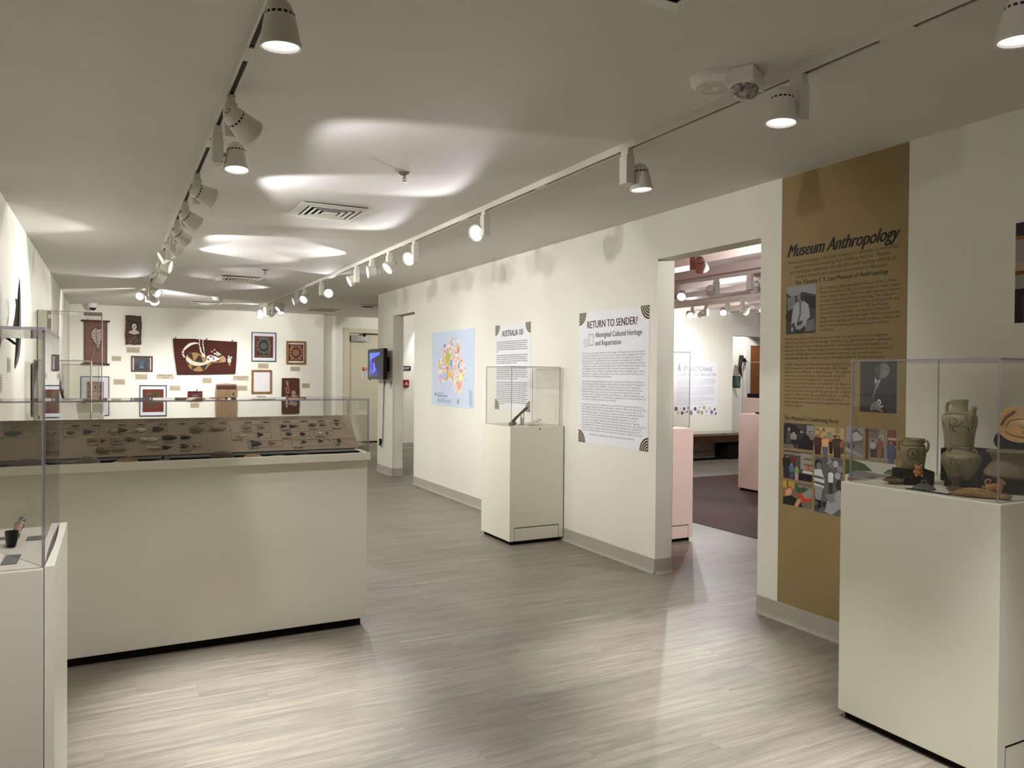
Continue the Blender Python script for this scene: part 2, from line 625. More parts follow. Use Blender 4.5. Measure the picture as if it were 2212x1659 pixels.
struct(d)
MB().box(-0.55, -0.44, -0.03, 0.02, 0, 2.1).box(0.44, 0.55, -0.03, 0.02, 0, 2.1).box(-0.44, 0.44, -0.03, 0.02, 2.0, 2.1).build('door_frame', M['white'], d)
MB().box(-0.44, 0.44, -0.012, 0.0, 0, 2.0).build('door_leaf', mat('brown_door', (134, 84, 48), 0.5, 0.3, var=0.12, scale=8, stretch=(8, 1, 1)), d)

# ------------------------------------------------------------------ track lighting
def light_track(label, x, y0, y1, joints, zt=ZC, name='light_track'):
    t = thing(name, label, 'light track', (x, y0, zt))
    L = y1 - y0
    MB().box(-0.018, -0.009, 0, L, -0.034, 0).box(0.009, 0.018, 0, L, -0.034, 0).box(-0.009, 0.009, 0, L, -0.01, 0).build('track_rail', M['track'], t)
    MB().box(-0.0085, 0.0085, 0, L, -0.028, -0.0105).build('track_slot', M['slot'], t)
    for j in joints:
        MB().box(-0.0185, 0.0185, j - y0 - 0.06, j - y0 + 0.06, -0.0355, -0.029).build('joiner', M['track'], t, bevel=0.001)
    MB().box(-0.02, 0.02, L - 0.02, L + 0.012, -0.036, 0).build('end_cap', M['track'], t, bevel=0.002)
    return t


light_track('white ceiling light track on the left, over the flint case', 0.415, -2.6, 11.4, [2.78, 3.95, 8.9])
light_track('long white ceiling light track running beside the right wall', 2.215, -2.6, 13.1, [1.62, 3.9, 5.0, 6.25, 9.6])

HEADP = [(0.0, 0.0), (0.014, 0.0005), (0.024, 0.004), (0.031, 0.011), (0.036, 0.022), (0.041, 0.036)]
HEADQ = [(0.042, 0.044), (0.047, 0.066), (0.0515, 0.09), (0.0545, 0.112), (0.0575, 0.116), (0.0585, 0.122), (0.0585, 0.128), (0.0545, 0.129), (0.051, 0.127), (0.049, 0.113), (0.0, 0.112)]
b = MB().lathe(HEADP, 32)
b.lathe([(0.041, 0.036), (0.0385, 0.0362), (0.0395, 0.044), (0.042, 0.044)], 32)
for k in range(16):
    a = 2 * math.pi * k / 16
    n0 = len(b.v)
    b.box(0.036, 0.0424, -0.0028, 0.0028, 0.0355, 0.0445)
    b.xform(Matrix.Rotation(a, 4, 'Z'), n0)
b.lathe(HEADQ, 32)
ME_HEAD = b.mesh('lamp_head', [M['lamp']], smooth=35)
ME_VENT = MB().lathe([(0.0396, 0.0362), (0.0404, 0.040), (0.0408, 0.0438)], 32).mesh('vent_ring', [M['vent']], smooth=35)
b = MB().lathe([(0.0, 0.1145), (0.017, 0.1148), (0.018, 0.1155)], 28).lathe([(0.018, 0.1155), (0.036, 0.118), (0.0475, 0.1205), (0.0485, 0.1205)], 28, mi=1)
b.f = [f for f in b.f]
M['led'] = mat('led_centre', (196, 218, 232), 0.3, 0.1, emit=0.40, var=0.02, scale=90)
M['lens'] = mat('lit_lens', (250, 253, 255), 0.3, 0.3, emit=0.95, var=0.01, scale=90)
for _m in ('led', 'lens'):
    M[_m].node_tree.nodes['Principled BSDF'].inputs['Base Color'].default_value = (0.05, 0.05, 0.05, 1)
    for _l in list(M[_m].node_tree.nodes['Principled BSDF'].inputs['Base Color'].links):
        M[_m].node_tree.links.remove(_l)
ME_LENS = b.mesh('lens', [M['led'], M['lens']], smooth=60)
ME_RING = MB().tube([(0.0115 * math.cos(t), 0.0115 * math.sin(t), 0.0006) for t in [2 * math.pi * k / 24 for k in range(25)]], 0.0016, 6).mesh('badge_ring', [M['vent']], smooth=60)
ME_ADAPT = MB().box(-0.017, 0.017, -0.028, 0.028, -0.03, 0.004).mesh('track_adapter', [M['lamp']])
ME_BOX = MB().box(-0.024, 0.024, -0.030, 0.030, -0.165, -0.03).mesh('driver_box', [M['lamp']])
ME_PIVOT = MB().lathe([(0.010, 0.0), (0.010, 0.05)], 14).mesh('pivot', [M['lamp']], smooth=40)


def put(me, name, parent, mtx=None, bevel=0):
    o = bpy.data.objects.new(name, me)
    COL.objects.link(o)
    o.parent = parent
    if mtx is not None:
        o.matrix_local = mtx
    if bevel:
        m = o.modifiers.new('edge', 'BEVEL')
        m.width = bevel
        m.segments = 2
    return o


def spot_lamp(name, pos, aim, power, size=105, blend=0.15, parent=None, rgb=LAMP_RGB):
    l = bpy.data.lights.new(name, 'SPOT')
    l.energy = power
    l.color = rgb
    l.spot_size = math.radians(size)
    l.spot_blend = blend
    l.shadow_soft_size = 0.03
    o = bpy.data.objects.new(name, l)
    COL.objects.link(o)
    if parent:
        o.parent = parent
    o.matrix_local = Matrix.Translation(pos) @ Vector(aim).to_track_quat('-Z', 'Y').to_matrix().to_4x4()
    return o


def spotlight(label, x, y, side, aim, group, k=1.0, spill=None, cone=58, zt=ZC, off=0.082, drop=0.118):
    t = thing('track_spotlight', label, 'spotlight', (x, y, zt - 0.034), 0, group)
    side = Vector((side[0], side[1], 0)).normalized()
    aim = Vector(aim).normalized()
    put(ME_ADAPT, 'track_adapter', t, bevel=0.002)
    put(ME_BOX, 'driver_box', t, bevel=0.003)
    pv = Vector((0, 0, -drop)) + side * off
    q = aim.to_track_quat('Z', 'Y').to_matrix().to_4x4()
    hm = Matrix.Translation(pv - aim * 0.062) @ q
    put(ME_PIVOT, 'pivot', t, Matrix.Translation(Vector((0, 0, -drop)) + side * 0.015) @ side.to_track_quat('Z', 'Y').to_matrix().to_4x4())
    h = put(ME_HEAD, 'lamp_head', t, hm)
    put(ME_VENT, 'vent_ring', h)
    put(ME_RING, 'badge_ring', h)
    put(ME_LENS, 'lens', h)
    if k > 0:
        spot_lamp('lamp_beam', (0, 0, 0.165), (0, 0, 1), BEAM_W * k, cone, 1.0, h)
        spot_lamp('lamp_spill', (0, 0, 0.165), (0, 0, 1), SPILL_W * (k if spill is None else spill), 103, 0.18, h)
    return t


ORD = 'first second third fourth fifth sixth seventh eighth ninth tenth eleventh twelfth thirteenth fourteenth fifteenth sixteenth'.split()
LEFT = [  # y, side, aim, power factor, what it does
    (2.30, (0, -1), (0.05, 0.05, -1), 4.4, 'hanging straight down'),
    (3.24, (0.3, -1), (0.78, 0.50, -0.45), 1.0, 'turned toward the right wall'),
    (3.664, (1, 0), (0.0, -0.14, -1), 8.0, 'hanging straight down'),
    (4.59, (0.2, -1), (0.90, 0.30, -0.30), 1.0, 'turned nearly level to the right'),
    (5.364, (0.2, -1), (0.80, 0.30, -0.55), 1.0, 'tilted down to the right'),
    (6.046, (0.2, -1), (0.75, 0.35, -0.60), 1.0, 'tilted steeply to the right'),
    (6.478, (0, 1), (0.78, 0.50, -0.30), 1.0, 'pointing away with its round badge showing'),
    (6.95, (0, 1), (-0.85, -0.12, -0.45), 1.0, 'turned to the left wall'),
    (7.80, (0, -1), (0.93, -0.30, -0.25), 1.0, 'with its glowing lens facing sideways right'),
    (8.75, (0, -1), (0.80, 0.20, -0.50), 1.0, 'tilted right just past the sideways lens'),
    (10.30, (0.5, -1), (0.62, -0.58, -0.45), 0.8, 'with tilted lens near the track end'),
    (10.80, (-1, 0), (-0.40, -0.80, -0.40), 0.6, 'whose lens faces back from the track end'),
    (11.05, (1, 0), (-0.05, 0.85, -0.32), 4.0, 'turned to the bark paintings'),
    (11.33, (1, 0.2), (0.22, 0.85, -0.45), 2.5, 'last one, turned to the kangaroo painting'),
]
for i, (y, s, a, k, d) in enumerate(LEFT):
    spotlight('white track spotlight, %s on the left track, %s' % (ORD[i], d), 0.415, y, s, a, 'spotlights on the left track', k, (0.95 if i == 0 else 0.25) if a[2] == -1 else None, 42 if a[2] == -1 else 58)
RIGHT = [
    (1.15, (-0.55, 0.84), (0.02, 0.05, -1), 4.3, 'cut by the corner, pointing down'),
    (2.015, (-1, 0), (-0.06, 0.0, -1), 4.3, 'beside the emergency lamp, pointing down'),
    (3.066, (1, 0), (0.05, -0.05, -1), 4.3, 'pointing down before the doorway'),
    (4.665, (0.1, 1), (-0.75, -0.45, -0.35), 0.9, 'its lens turned to the left'),
    (6.003, (0.1, 1), (-0.70, -0.50, -0.35), 0.9, 'its oval lens turned left behind a box'),
    (6.671, (0, -1), (-0.70, -0.15, -0.60), 0.9, 'tilted down to the left'),
    (7.196, (0, -1), (-0.93, 0.12, -0.15), 0.9, 'level and facing left'),
    (7.708, (0, 1), (-0.85, 0.05, -0.45), 0.9, 'half hidden by its own box'),
    (9.188, (1, 0), (-0.20, -0.85, -0.35), 0.5, 'round lens facing the room'),
    (10.10, (0, -1), (-0.60, -0.55, -0.50), 0.6, 'oval lens tilted down left'),
    (10.58, (0, -1), (-0.90, 0.05, -0.30), 0.7, 'narrow lens facing left'),
    (11.75, (0, -1), (-0.70, -0.20, -0.60), 0.7, 'in the end cluster, tilted left'),
    (12.15, (1, 0), (0.0, -0.45, -0.85), 0.6, 'in the end cluster, lens below'),
    (12.75, (1, 0), (-0.45, 0.9, -0.30), 1.0, 'turned away to the framed pictures'),
    (13.03, (-1, 0), (0.1, 0.8, -0.6), 0.8, 'last of the row, seen from behind'),
]
for i, (y, s, a, k, d) in enumerate(RIGHT):
    spotlight('white track spotlight, %s on the right track, %s' % (ORD[i], d), 2.215, y, s, a, 'spotlights on the right track', k, 0.45 if a[2] == -1 else None, 42 if a[2] == -1 else 58)
# the same tracks go on behind the photographer
for x, y, a, k in ((0.415, 0.8, (-0.45, 0.75, -1), 1.9), (2.215, -0.2, (0.05, 0.5, -1), 1.2)):
    spot_lamp('unseen_lamp_light', (x, y, 2.30), a, BEAM_W * k, 60, 1.0)

spot_lamp('unseen_lamp_light', (0.415, -0.5, 2.30), (0.85, 0.75, -0.42), BEAM_W * 0.55, 80, 1.0)  # added lamp without fixture, brightens the gold panel and right plinth

# second room lamps
for x, y0, y1, lab in ((4.47, 2.0, 6.0, 'white light track nearest the doorway in the second room'), (5.97, 3.0, 9.3, 'white light track in the middle of the second room ceiling'), (8.0, 4.0, 9.9, 'white light track close to the coin poster wall')):
    light_track(lab, x, y0, y1, [], zt=2.50)
ROOM2 = [
    (4.47, 5.19, (0, -1), (0.55, 0.3, -0.75), 1.0, 'reddish spotlight just inside the doorway head, seen from behind'),
    (5.97, 7.22, (0, -1), (-0.62, -0.55, -0.50), 1.0, 'white spotlight by the jamb with its lens aglow, middle track'),
    (5.97, 6.56, (-1, 0), (0.75, 0.6, -0.3), 1.0, 'white spotlight turned away beside its box, middle track'),
    (5.97, 6.05, (1, 0), (0.5, 0.75, -0.5), 1.2, 'white spotlight with tall driver box, right end of the middle track'),
    (8.0, 9.30, (-1, 0), (-0.35, -0.75, -0.45), 0.5, 'small round glowing spotlight at the left over the coin poster'),
    (8.0, 9.00, (0, 1), (0.3, 0.85, -0.45), 1.2, 'small spotlight turned to the coin poster, seen from behind'),
    (8.0, 8.55, (-1, 0), (-0.5, -0.6, -0.6), 0.6, 'glowing spotlight in the middle of the back row'),
    (8.0, 8.25, (1, 0), (0.35, 0.8, -0.45), 1.1, 'spotlight beside the glowing one in the back row'),
    (8.0, 7.85, (-1, 0), (0.1, -0.75, -0.5), 0.6, 'bright spotlight near the right jamb in the back row'),
    (8.0, 7.55, (1, 0), (0.5, 0.75, -0.45), 1.2, 'rightmost spotlight of the back row, turned away'),
]
for x, y, s, a, k, lab in ROOM2:
    spotlight(lab, x, y, s, a, 'spotlights in the second room', k, zt=2.50)
spot_lamp('unseen_lamp_light', (4.47, 4.05, 2.30), (-0.75, -0.48, -0.95), BEAM_W * 1.25, 60, 1.0)
spot_lamp('unseen_lamp_light', (4.47, 3.2, 2.30), (-0.85, 0.45, -0.15), SPILL_W * 1.8 * 1.2)  # unseen lamp, aimed nearly level so its spill brightens the ceiling beams
spot_lamp('unseen_lamp_light', (4.47, 4.7, 2.30), (0.75, 0.5, -0.12), SPILL_W * 1.8 * 1.2)  # second unseen lamp aimed to lift the beams, no fixture built
spot_lamp('unseen_lamp_light', (4.47, 2.4, 2.30), (-0.06, 0.9, -0.45), SPILL_W * 8.5, 44, 0.5)  # unseen narrow lamp, boosted to brighten the pale plinth's front
spot_lamp('unseen_lamp_light', (10.6, 10.6, 2.40), (0.0, 0.5, -0.8), SPILL_W * 1.5)  # added lamp to brighten the recess
spot_lamp('unseen_lamp_light', (5.0, 11.9, 2.40), (0.0, 0.75, -0.5), SPILL_W * 1.8 * 1.0)  # added unseen lamp, lights the short corridor wall
spot_lamp('unseen_lamp_light', (5.6, 13.2, 2.40), (0.0, 0.8, -0.5), SPILL_W * 1.8 * 1.2)  # another added lamp out of view, brightens the corridor end wall

# ------------------------------------------------------------------ ceiling fittings
def diffuser(label, cx, cy, s, rings=4):
    t = thing('air_diffuser', label, 'air vent', (cx, cy, ZC))
    h = s / 2
    MB().box(-h, h, -h, h, -0.004, 0.0).build('dark_throat', M['gap'], t)
    b = MB()
    for k in range(rings + 1):
        o = h * (1 - k * 0.19) + (0.03 if k == 0 else 0)
        i = o - (0.055 if k == 0 else 0.022)
        z0, z1 = (-0.010, -0.014) if k == 0 else (-0.005, -0.022)
        vs = [(sx * o, sy * o, z1) for sx, sy in ((-1, -1), (1, -1), (1, 1), (-1, 1))] + [(sx * i, sy * i, z0 - 0.012) for sx, sy in ((-1, -1), (1, -1), (1, 1), (-1, 1))]
        vs += [(v[0], v[1], v[2] + 0.003) for v in vs]
        fs = []
        for q in range(4):
            r = (q + 1) % 4
            fs += [[q, q + 4, r + 4, r], [q + 8, r + 8, r + 12, q + 12], [q, r, r + 8, q + 8], [q + 4, q + 12, r + 12, r + 4]]
        b.add(vs, fs)
    b.box(-h * 0.16, h * 0.16, -h * 0.16, h * 0.16, -0.020, -0.016)
    b.build('louvre', M['track'], t)


diffuser('square louvred air diffuser in the ceiling between the tracks, nearest one', 1.335, 5.33, 0.42)
diffuser('square air diffuser in the middle of the ceiling, second one down the room', 1.345, 9.68, 0.42)
diffuser('square air diffuser in the ceiling close to the bark painting wall', 1.345, 13.42, 0.42)
diffuser('air diffuser cut off by the top edge left of the emergency lamp', 1.29, 1.62, 0.44)
t = thing('return_grille', 'flat grey return air grille near the corridor corner', 'air vent', (3.28, 13.6, ZC))
MB().box(-0.28, 0.28, -0.28, 0.28, -0.012, 0).build('grille_frame', M['track'], t, bevel=0.003)
b = MB()
for k in range(22):
    b.box(-0.25, 0.25, -0.245 + k * 0.0228, -0.233 + k * 0.0228, -0.016, -0.011)
b.build('grille_slats', M['base'], t)
t = thing('ceiling_speaker', 'round ceiling diffuser with dark throat above the corridor', 'air vent', (3.72, 12.3, ZC))
MB().lathe([(0.10, -0.004), (0.12, -0.03), (0.17, -0.034), (0.18, -0.016), (0.17, 0.0)], 28).build('round_flange', M['track'], t, smooth=40)
MB().lathe([(0.0, -0.028), (0.105, -0.031)], 24).build('dark_throat', M['gap'], t)


def sprinkler(label, x, y):
    t = thing('fire_sprinkler', label, 'sprinkler', (x, y, ZC))
    MB().lathe([(0.034, 0.0), (0.036, -0.004), (0.028, -0.012), (0.014, -0.014), (0.012, -0.008)], 20).build('escutcheon', M['chrome'], t, smooth=40)
    MB().lathe([(0.009, -0.006), (0.009, -0.028), (0.004, -0.03), (0.004, -0.048)], 12).tube([(0.009, 0, -0.026), (0.013, 0, -0.038), (0.004, 0, -0.05)], 0.0025, 6).tube([(-0.009, 0, -0.026), (-0.013, 0, -0.038), (-0.004, 0, -0.05)], 0.0025, 6).build('sprinkler_body', M['chrome'], t, smooth=40)
    b = MB().lathe([(0.0, -0.05), (0.015, -0.051), (0.015, -0.053), (0.0, -0.053)], 20)
    b.build('deflector_plate', M['chrome'], t)


sprinkler('chrome fire sprinkler head in the open ceiling between the tracks, nearest', 1.455, 4.12)
sprinkler('fire sprinkler head beside the middle ceiling diffuser', 1.48, 8.70)
sprinkler('fire sprinkler head next to the smoke detector near the far wall', 1.495, 12.62)
t = thing('smoke_detector', 'round white smoke detector on the ceiling toward the far wall', 'smoke detector', (1.39, 12.25, ZC))
MB().lathe([(0.07, 0.0), (0.07, -0.012), (0.055, -0.02)], 24).build('mounting_base', M['white'], t, smooth=40)
MB().lathe([(0.055, -0.019), (0.052, -0.042), (0.03, -0.05), (0.0, -0.05)], 24).build('sensor_cap', M['white'], t, smooth=40)
t = thing('dome_camera', 'white dome security camera with black bubble at the far left corner', 'security camera', (-0.28, 14.45, ZC))
MB().lathe([(0.072, 0.0), (0.075, -0.01), (0.074, -0.068), (0.062, -0.078), (0.05, -0.078)], 28).build('camera_housing', M['white'], t, smooth=40)
MB().lathe([(0.054, -0.076), (0.051, -0.092), (0.04, -0.108), (0.022, -0.118), (0.0, -0.121)], 28).build('dark_bubble', mat('smoked_bubble', (14, 13, 14), 0.08, 0.6, var=0.05), t, smooth=60)
t = thing('emergency_speaker_strobe', 'white ceiling alarm speaker with a boxed clear strobe by the right track', 'alarm', (2.032, 2.236, ZC), math.radians(-62))
MB().lathe([(0.105, 0.0), (0.105, -0.006), (0.098, -0.022), (0.07, -0.034), (0.0, -0.038)], 36).build('speaker_dome', M['white'], t, smooth=40)
b = MB()
for ring in range(2, 9):
    for k in range(ring * 6):
        a = 2 * math.pi * k / (ring * 6)
        b.lathe([(0.0017, -0.0366 + 0.0011 * max(0, ring - 5)), (0.0017, -0.0384 + 0.0011 * max(0, ring - 5))], 5, (ring * 0.0085 * math.cos(a) - 0.012, ring * 0.0085 * math.sin(a), 0))
b.build('speaker_holes', M['base'], t)
bx = MB().box(0.05, 0.155, -0.07, 0.07, -0.06, 0.0).build('strobe_box', M['white'], t, bevel=0.004)
MB().prism([(0.155, -0.018), (0.1565, -0.018), (0.1565, -0.036), (0.155, -0.036)], -0.03, 0.03, plane='xz').build('label_plate', M['white'], bx)
lens = MB()
lens.lathe([(0.066, -0.06), (0.064, -0.072), (0.052, -0.088), (0.028, -0.098), (0.0, -0.1)], 28, (0.1025, 0, 0), squash=(0.75, 1.0))
lens.build('strobe_lens', mat('clear_ribbed_lens', (176, 170, 162), 0.12, 0.6, var=0.35, scale=60, col2=(96, 90, 84)), bx, smooth=50)

# ------------------------------------------------------------------ printed panels on the right wall
INK, DARK, MAROON = (58, 55, 54), (34, 30, 30), (72, 26, 34)


def sheet(t, w, h, col, th=0.003, name='sheet'):
    o = MB().box(-w / 2, w / 2, -h / 2, h / 2, 0.0, th).build(name, mat('paper_%d_%d_%d' % col, col, 0.55, 0.25, var=0.005, scale=4), t)
    return o


def corners(t, w, h, r, z):
    for sx, sy in ((-1, 1), (1, 1), (-1, -1), (1, -1)):
        f = Flat()
        for k in range(5):
            for q, c in ((0, (66, 52, 38)), (1, (226, 214, 190))):
                ra = r * (1 - k * 0.2 - q * 0.135)
                if ra < 0.004:
                    continue
                a = [math.pi / 2 * j / 10 for j in range(11)]
                f.poly([(sx * (w / 2), sy * h / 2)] + [(sx * (w / 2 - ra * math.cos(q_)), sy * (h / 2 - ra * math.sin(q_))) for q_ in a], c, z + (2 * k + q) * 0.00012)
        f.build('corner_ornament', t)


# map of Australia
t = thing('wall_map', 'pale blue poster map of Australia with coloured regions', 'poster', (XR, 7.926, 1.448), basis=ON_RIGHT)
W_, H_ = 1.19, 0.848
sheet(t, W_, H_, (206, 218, 236))
f = Flat(lambda a, b: ((a - 510) / 785 * W_, (830 - b) / 1430 * H_))   # measured on a squared-up tracing
f.z = 0.0032
def sq(a, b):
    """Perspective-corrected tracing: rows lean a little across the sheet."""
    x = (a - 110) / 795.0
    top, bot = 155 - 85 * x, 1520 + 80 * x
    return (117.5 + x * 785, 115 + (b - top) / (bot - top) * 1430)
coast = [(320, 510), (350, 430), (380, 365), (430, 340), (440, 290), (480, 250), (530, 260), (520, 320), (500, 340), (560, 440), (590, 470), (600, 380), (625, 250), (640, 330), (660, 440), (680, 560), (720, 680), (760, 830), (760, 930), (735, 1060), (710, 1180), (680, 1300), (620, 1340), (570, 1290), (540, 1200), (520, 1130), (490, 1080), (440, 1030), (390, 1060), (350, 1120), (300, 1160), (270, 1180), (250, 1050), (240, 920), (220, 830), (215, 740), (240, 680), (300, 620)]
f.poly([sq(*p) for p in coast], (238, 222, 216))
rg = random.Random(3)
pal = [(238, 190, 150), (248, 226, 160), (196, 210, 232), (236, 178, 168), (216, 196, 226), (250, 242, 196), (176, 206, 170), (242, 206, 216), (164, 190, 228), (236, 150, 104), (244, 240, 236), (250, 246, 240), (214, 216, 238), (220, 140, 132), (246, 208, 110), (240, 214, 200)]
def inside(x, y):
    c = False
    for i in range(len(coast)):
        (x1, y1), (x2, y2) = coast[i], coast[i - 1]
        if (y1 > y) != (y2 > y) and x < (x2 - x1) * (y - y1) / (y2 - y1) + x1:
            c = not c
    return c
z0 = f.z
for k in range(900):
    x, y = rg.uniform(215, 760), rg.uniform(260, 1330)
    if not inside(x, y):
        continue
    big = x < 480
    rx, ry = rg.uniform(8, 34 if big else 18), rg.uniform(12, 60 if big else 34)
    pts = [(x + rx * rg.uniform(0.6, 1.1) * math.cos(a), y + ry * rg.uniform(0.6, 1.1) * math.sin(a)) for a in [0.7 * j for j in range(9)]]
    if all(inside(*p) for p in pts):
        f.poly([sq(*p) for p in pts], rg.choice(pal), z0 + 0.0001 + k * 0.000001)
f.z = z0 + 0.00105
for pts, c in (([(440, 510), (480, 560), (470, 640), (430, 660), (415, 600)], (178, 206, 60)), ([(395, 600), (430, 670), (470, 720), (480, 800), (440, 760), (385, 720), (380, 640)], (206, 204, 90)), ([(475, 690), (520, 660), (520, 860), (490, 780)], (112, 168, 226)), ([(430, 880), (500, 920), (525, 1010), (470, 990), (425, 950)], (246, 194, 70)), ([(370, 1060), (400, 1000), (450, 1000), (420, 1040)], (244, 186, 60)), ([(345, 900), (380, 900), (410, 960), (370, 1010), (330, 1000)], (172, 206, 238)), ([(605, 360), (640, 360), (650, 430), (600, 450)], (244, 190, 80)), ([(610, 470), (650, 420), (650, 520), (620, 560)], (232, 140, 80)), ([(640, 960), (710, 940), (720, 1070), (670, 1060)], (250, 240, 160)), ([(640, 740), (660, 690), (650, 820), (630, 840)], (90, 150, 214)), ([(610, 1090), (700, 1090), (690, 1190), (640, 1250), (610, 1180)], (240, 176, 150)), ([(500, 260), (530, 260), (525, 300), (500, 310)], (246, 190, 70)), ([(355, 370), (395, 370), (400, 430), (350, 450)], (160, 150, 206)), ([(270, 950), (310, 940), (315, 1030), (275, 1040)], (232, 180, 226)), ([(620, 1430), (650, 1420), (645, 1490), (625, 1530)], (150, 170, 120))):
    f.poly([sq(*p) for p in pts], c)
f.stroke([sq(480, 330), sq(520, 380), sq(555, 430)], 6, (150, 70, 100))
for k in range(40):
    i = rg.randrange(len(coast))
    x, y = sq(*coast[i])
    f.words(x + rg.choice((-45, 12)), y + rg.uniform(-20, 20), 32, 3.5, (150, 160, 176), rg)
f.rect(*sq(188, 1300), *sq(204, 1350), (120, 30, 40))
f.build('map_print', t)
f = Flat()
f.z = 0.0034
f.text(-0.42, -0.292, 'THE AIATSIS MAP OF', 0.022, (120, 124, 134))
f.text(-0.42, -0.322, 'INDIGENOUS AUSTRALIA', 0.027, (40, 40, 48), bold=0.015)
for k in range(4):
    f.words(-0.42, -0.345 - k * 0.014, 0.42 if k else 0.24, 0.007, (140, 146, 158), rg)
for k in range(22):
    f.words(0.48, -0.24 - k * 0.0075, 0.085, 0.005, (160, 166, 180), rg)
f.build('map_lettering', t)

# Australia 101
t = thing('wall_text_panel', 'narrow white panel headed AUSTRALIA 101 behind the display case', 'poster', (XR, 6.465, 1.455), basis=ON_RIGHT)
W_, H_ = 0.72, 0.822
sheet(t, W_, H_, (232, 231, 232))
corners(t, W_, H_, 0.098, 0.0034)
f = Flat()
f.text(0, 0.298, 'AUSTRALIA 101', 0.082, DARK, 'C', width=0.43, bold=0.022, z=0.0036)
f.build('heading', t)
f = Flat()
y = 0.242
rg = random.Random(11)
for n, last in ((5, 1.0), (1, 0.05), (0, 0), (4, 1.0), (1, 0.66), (0, 0), (6, 0.97), (1, 0.68), (0, 0), (11, 0.96), (1, 0.28)):
    if n == 0:
        y -= 0.018
    for k in range(n):
        f.words(-0.33, y, 0.655 * (last if n == 1 else rg.uniform(0.93, 1.0)), 0.0105, (138, 137, 138), rg, 0.0034)
        y -= 0.0188
f.build('body_print', t)

# RETURN TO SENDER?
t = thing('wall_text_panel', 'large white panel headed RETURN TO SENDER? beside the doorway', 'poster', (XR, 4.828, 1.364), basis=ON_RIGHT)
W_, H_ = 0.915, 1.04
sheet(t, W_, H_, (234, 233, 236))
corners(t, W_, H_, 0.1, 0.0034)
f = Flat()
f.text(-0.345, 0.392, 'RETURN TO SENDER?', 0.082, MAROON, width=0.665, bold=0.022, z=0.0036)
f.build('heading', t)
f = Flat()
f.text(-0.225, 0.316, 'Aboriginal Cultural Heritage', 0.058, DARK, width=0.60, bold=0.014, z=0.0036)
f.text(-0.225, 0.253, 'and Repatriation', 0.058, DARK, width=0.345, bold=0.014, z=0.0036)
f.build('subheading', t)
f = Flat()
f.z = 0.0034
f.frame(-0.318, 0.255, -0.252, 0.345, 0.004, (78, 70, 96))
for k in range(3):
    f.rect(-0.305, 0.322 - k * 0.024, -0.27, 0.324 - k * 0.024, (150, 150, 170))
for k in range(5):
    f.stroke([(-0.395 + 0.006 * j, 0.305 - k * 0.014 + 0.006 * math.sin(j * 0.9)) for j in range(13)], 0.0025, (150, 148, 156))
f.build('stamp_drawing', t)
PARA = ["Museums around the world exhibit the material culture of Aboriginal and Torres Strait Islander|peoples from Australia. Their tools, art, and sacred objects have been displayed for centuries|so that visitors can learn more about their cultures. However, Aboriginal peoples have not|always wanted this. This exhibit explores the complexities of sovereignty and ownership of|Aboriginal and Torres Strait Islander material culture in museums. The exhibit also introduces|repatriation as a possible solution. Repatriation is the return of material culture, images, videos,|and knowledge to their communities of origin. This practice plays an important role in|reconciliation and the restoration of cultural heritage, but it is not always easy to achieve.|Deciding how to repatriate cultural artifacts creates many questions about ownership, access,|and the ethics of displaying cultural heritage.",
"The Lam Museum has firsthand experience with the complexities of repatriation. The Return of|Cultural Heritage (RoCH) program, an initiative of the Australian Institute of Aboriginal and|Torres Strait Islander Studies (AIATSIS), contacted the Lam Museum in 2019 regarding the|potential repatriation of Aboriginal objects held in its collection. Unfortunately, the Lam|Museum did not have access to provenance records which could detail the history of when|and where an object originated, and without this information no affiliated communities could|be identified. Aboriginal and Torres Strait Islander communities are very diverse and distinct, so|objects cannot simply be repatriated to any community.",
"No Lam Museum objects were repatriated as a result of RoCH's inquiry, but it did lead to an|interdisciplinary collaboration between this exhibit's curators Dr. Andrew Gurstelle and Dr. Asia|Parker (WFU BA '18). Dr. Parker's research examines how museums act as important sites of|cultural identity formation, as she traveled to Canberra, Australia, to consult with the RoCH|team and learn more about what should be done with objects that cannot be repatriated.|Her research and interviews with the RoCH team emphasized repatriation as a process|centered around Aboriginal communities rather than solely focused on objects. Regaining|ownership of historical artifacts is important, but the knowledge and culture they represent is|just as significant. Each object carries cultural knowledge embedded in its materials that|connects it to land, community, and spirit. The process and outcomes of repatriation are|integral to Aboriginal cultural survival and support the reclamation of what has been lost."]
f = Flat()
y = 0.188
for P in PARA:
    for ln in P.split('|'):
        f.text(-0.412, y, ln, 0.0205, (104, 103, 106), z=0.0034, res=1, width=min(0.84, 0.0088 * len(ln)))
        y -= 0.0203
    y -= 0.0195
f.text(0, -0.452, 'Funding for this exhibit was provided by the Lam Museum Members.', 0.0205, (104, 103, 106), 'C', width=0.6, z=0.0034, res=1)
f.build('body_text', t)

# gold vinyl panel, floor base to ceiling
t = thing('wall_graphic', 'floor to ceiling gold panel headed Museum Anthropology with photographs', 'wall graphic', (XR, 2.78, 0), basis=ON_RIGHT)
MB().box(-0.391, 0.391, 0.104, 2.507, -0.0005, 0.0012).build('gold_panel', M['gold'], t)
f = Flat()
f.text(0, 2.052, 'Museum Anthropology', 0.098, (24, 18, 16), 'C', width=0.70, bold=0.028, shear=0.42, z=0.0022, res=3)
f.build('heading', t)
f = Flat()
f.text(0, 1.8935, 'The Timothy S. Y. Lam Museum of Anthropology', 0.032, (26, 20, 18), 'C', width=0.58, bold=0.012, z=0.002)
f.build('subheading', t)
f = Flat()
f.text(-0.355, 1.142, "The Museum's Continuing Story", 0.032, (26, 20, 18), width=0.365, bold=0.012, z=0.002)
f.build('subheading', t)
TXT = (62, 48, 30)
f = Flat()
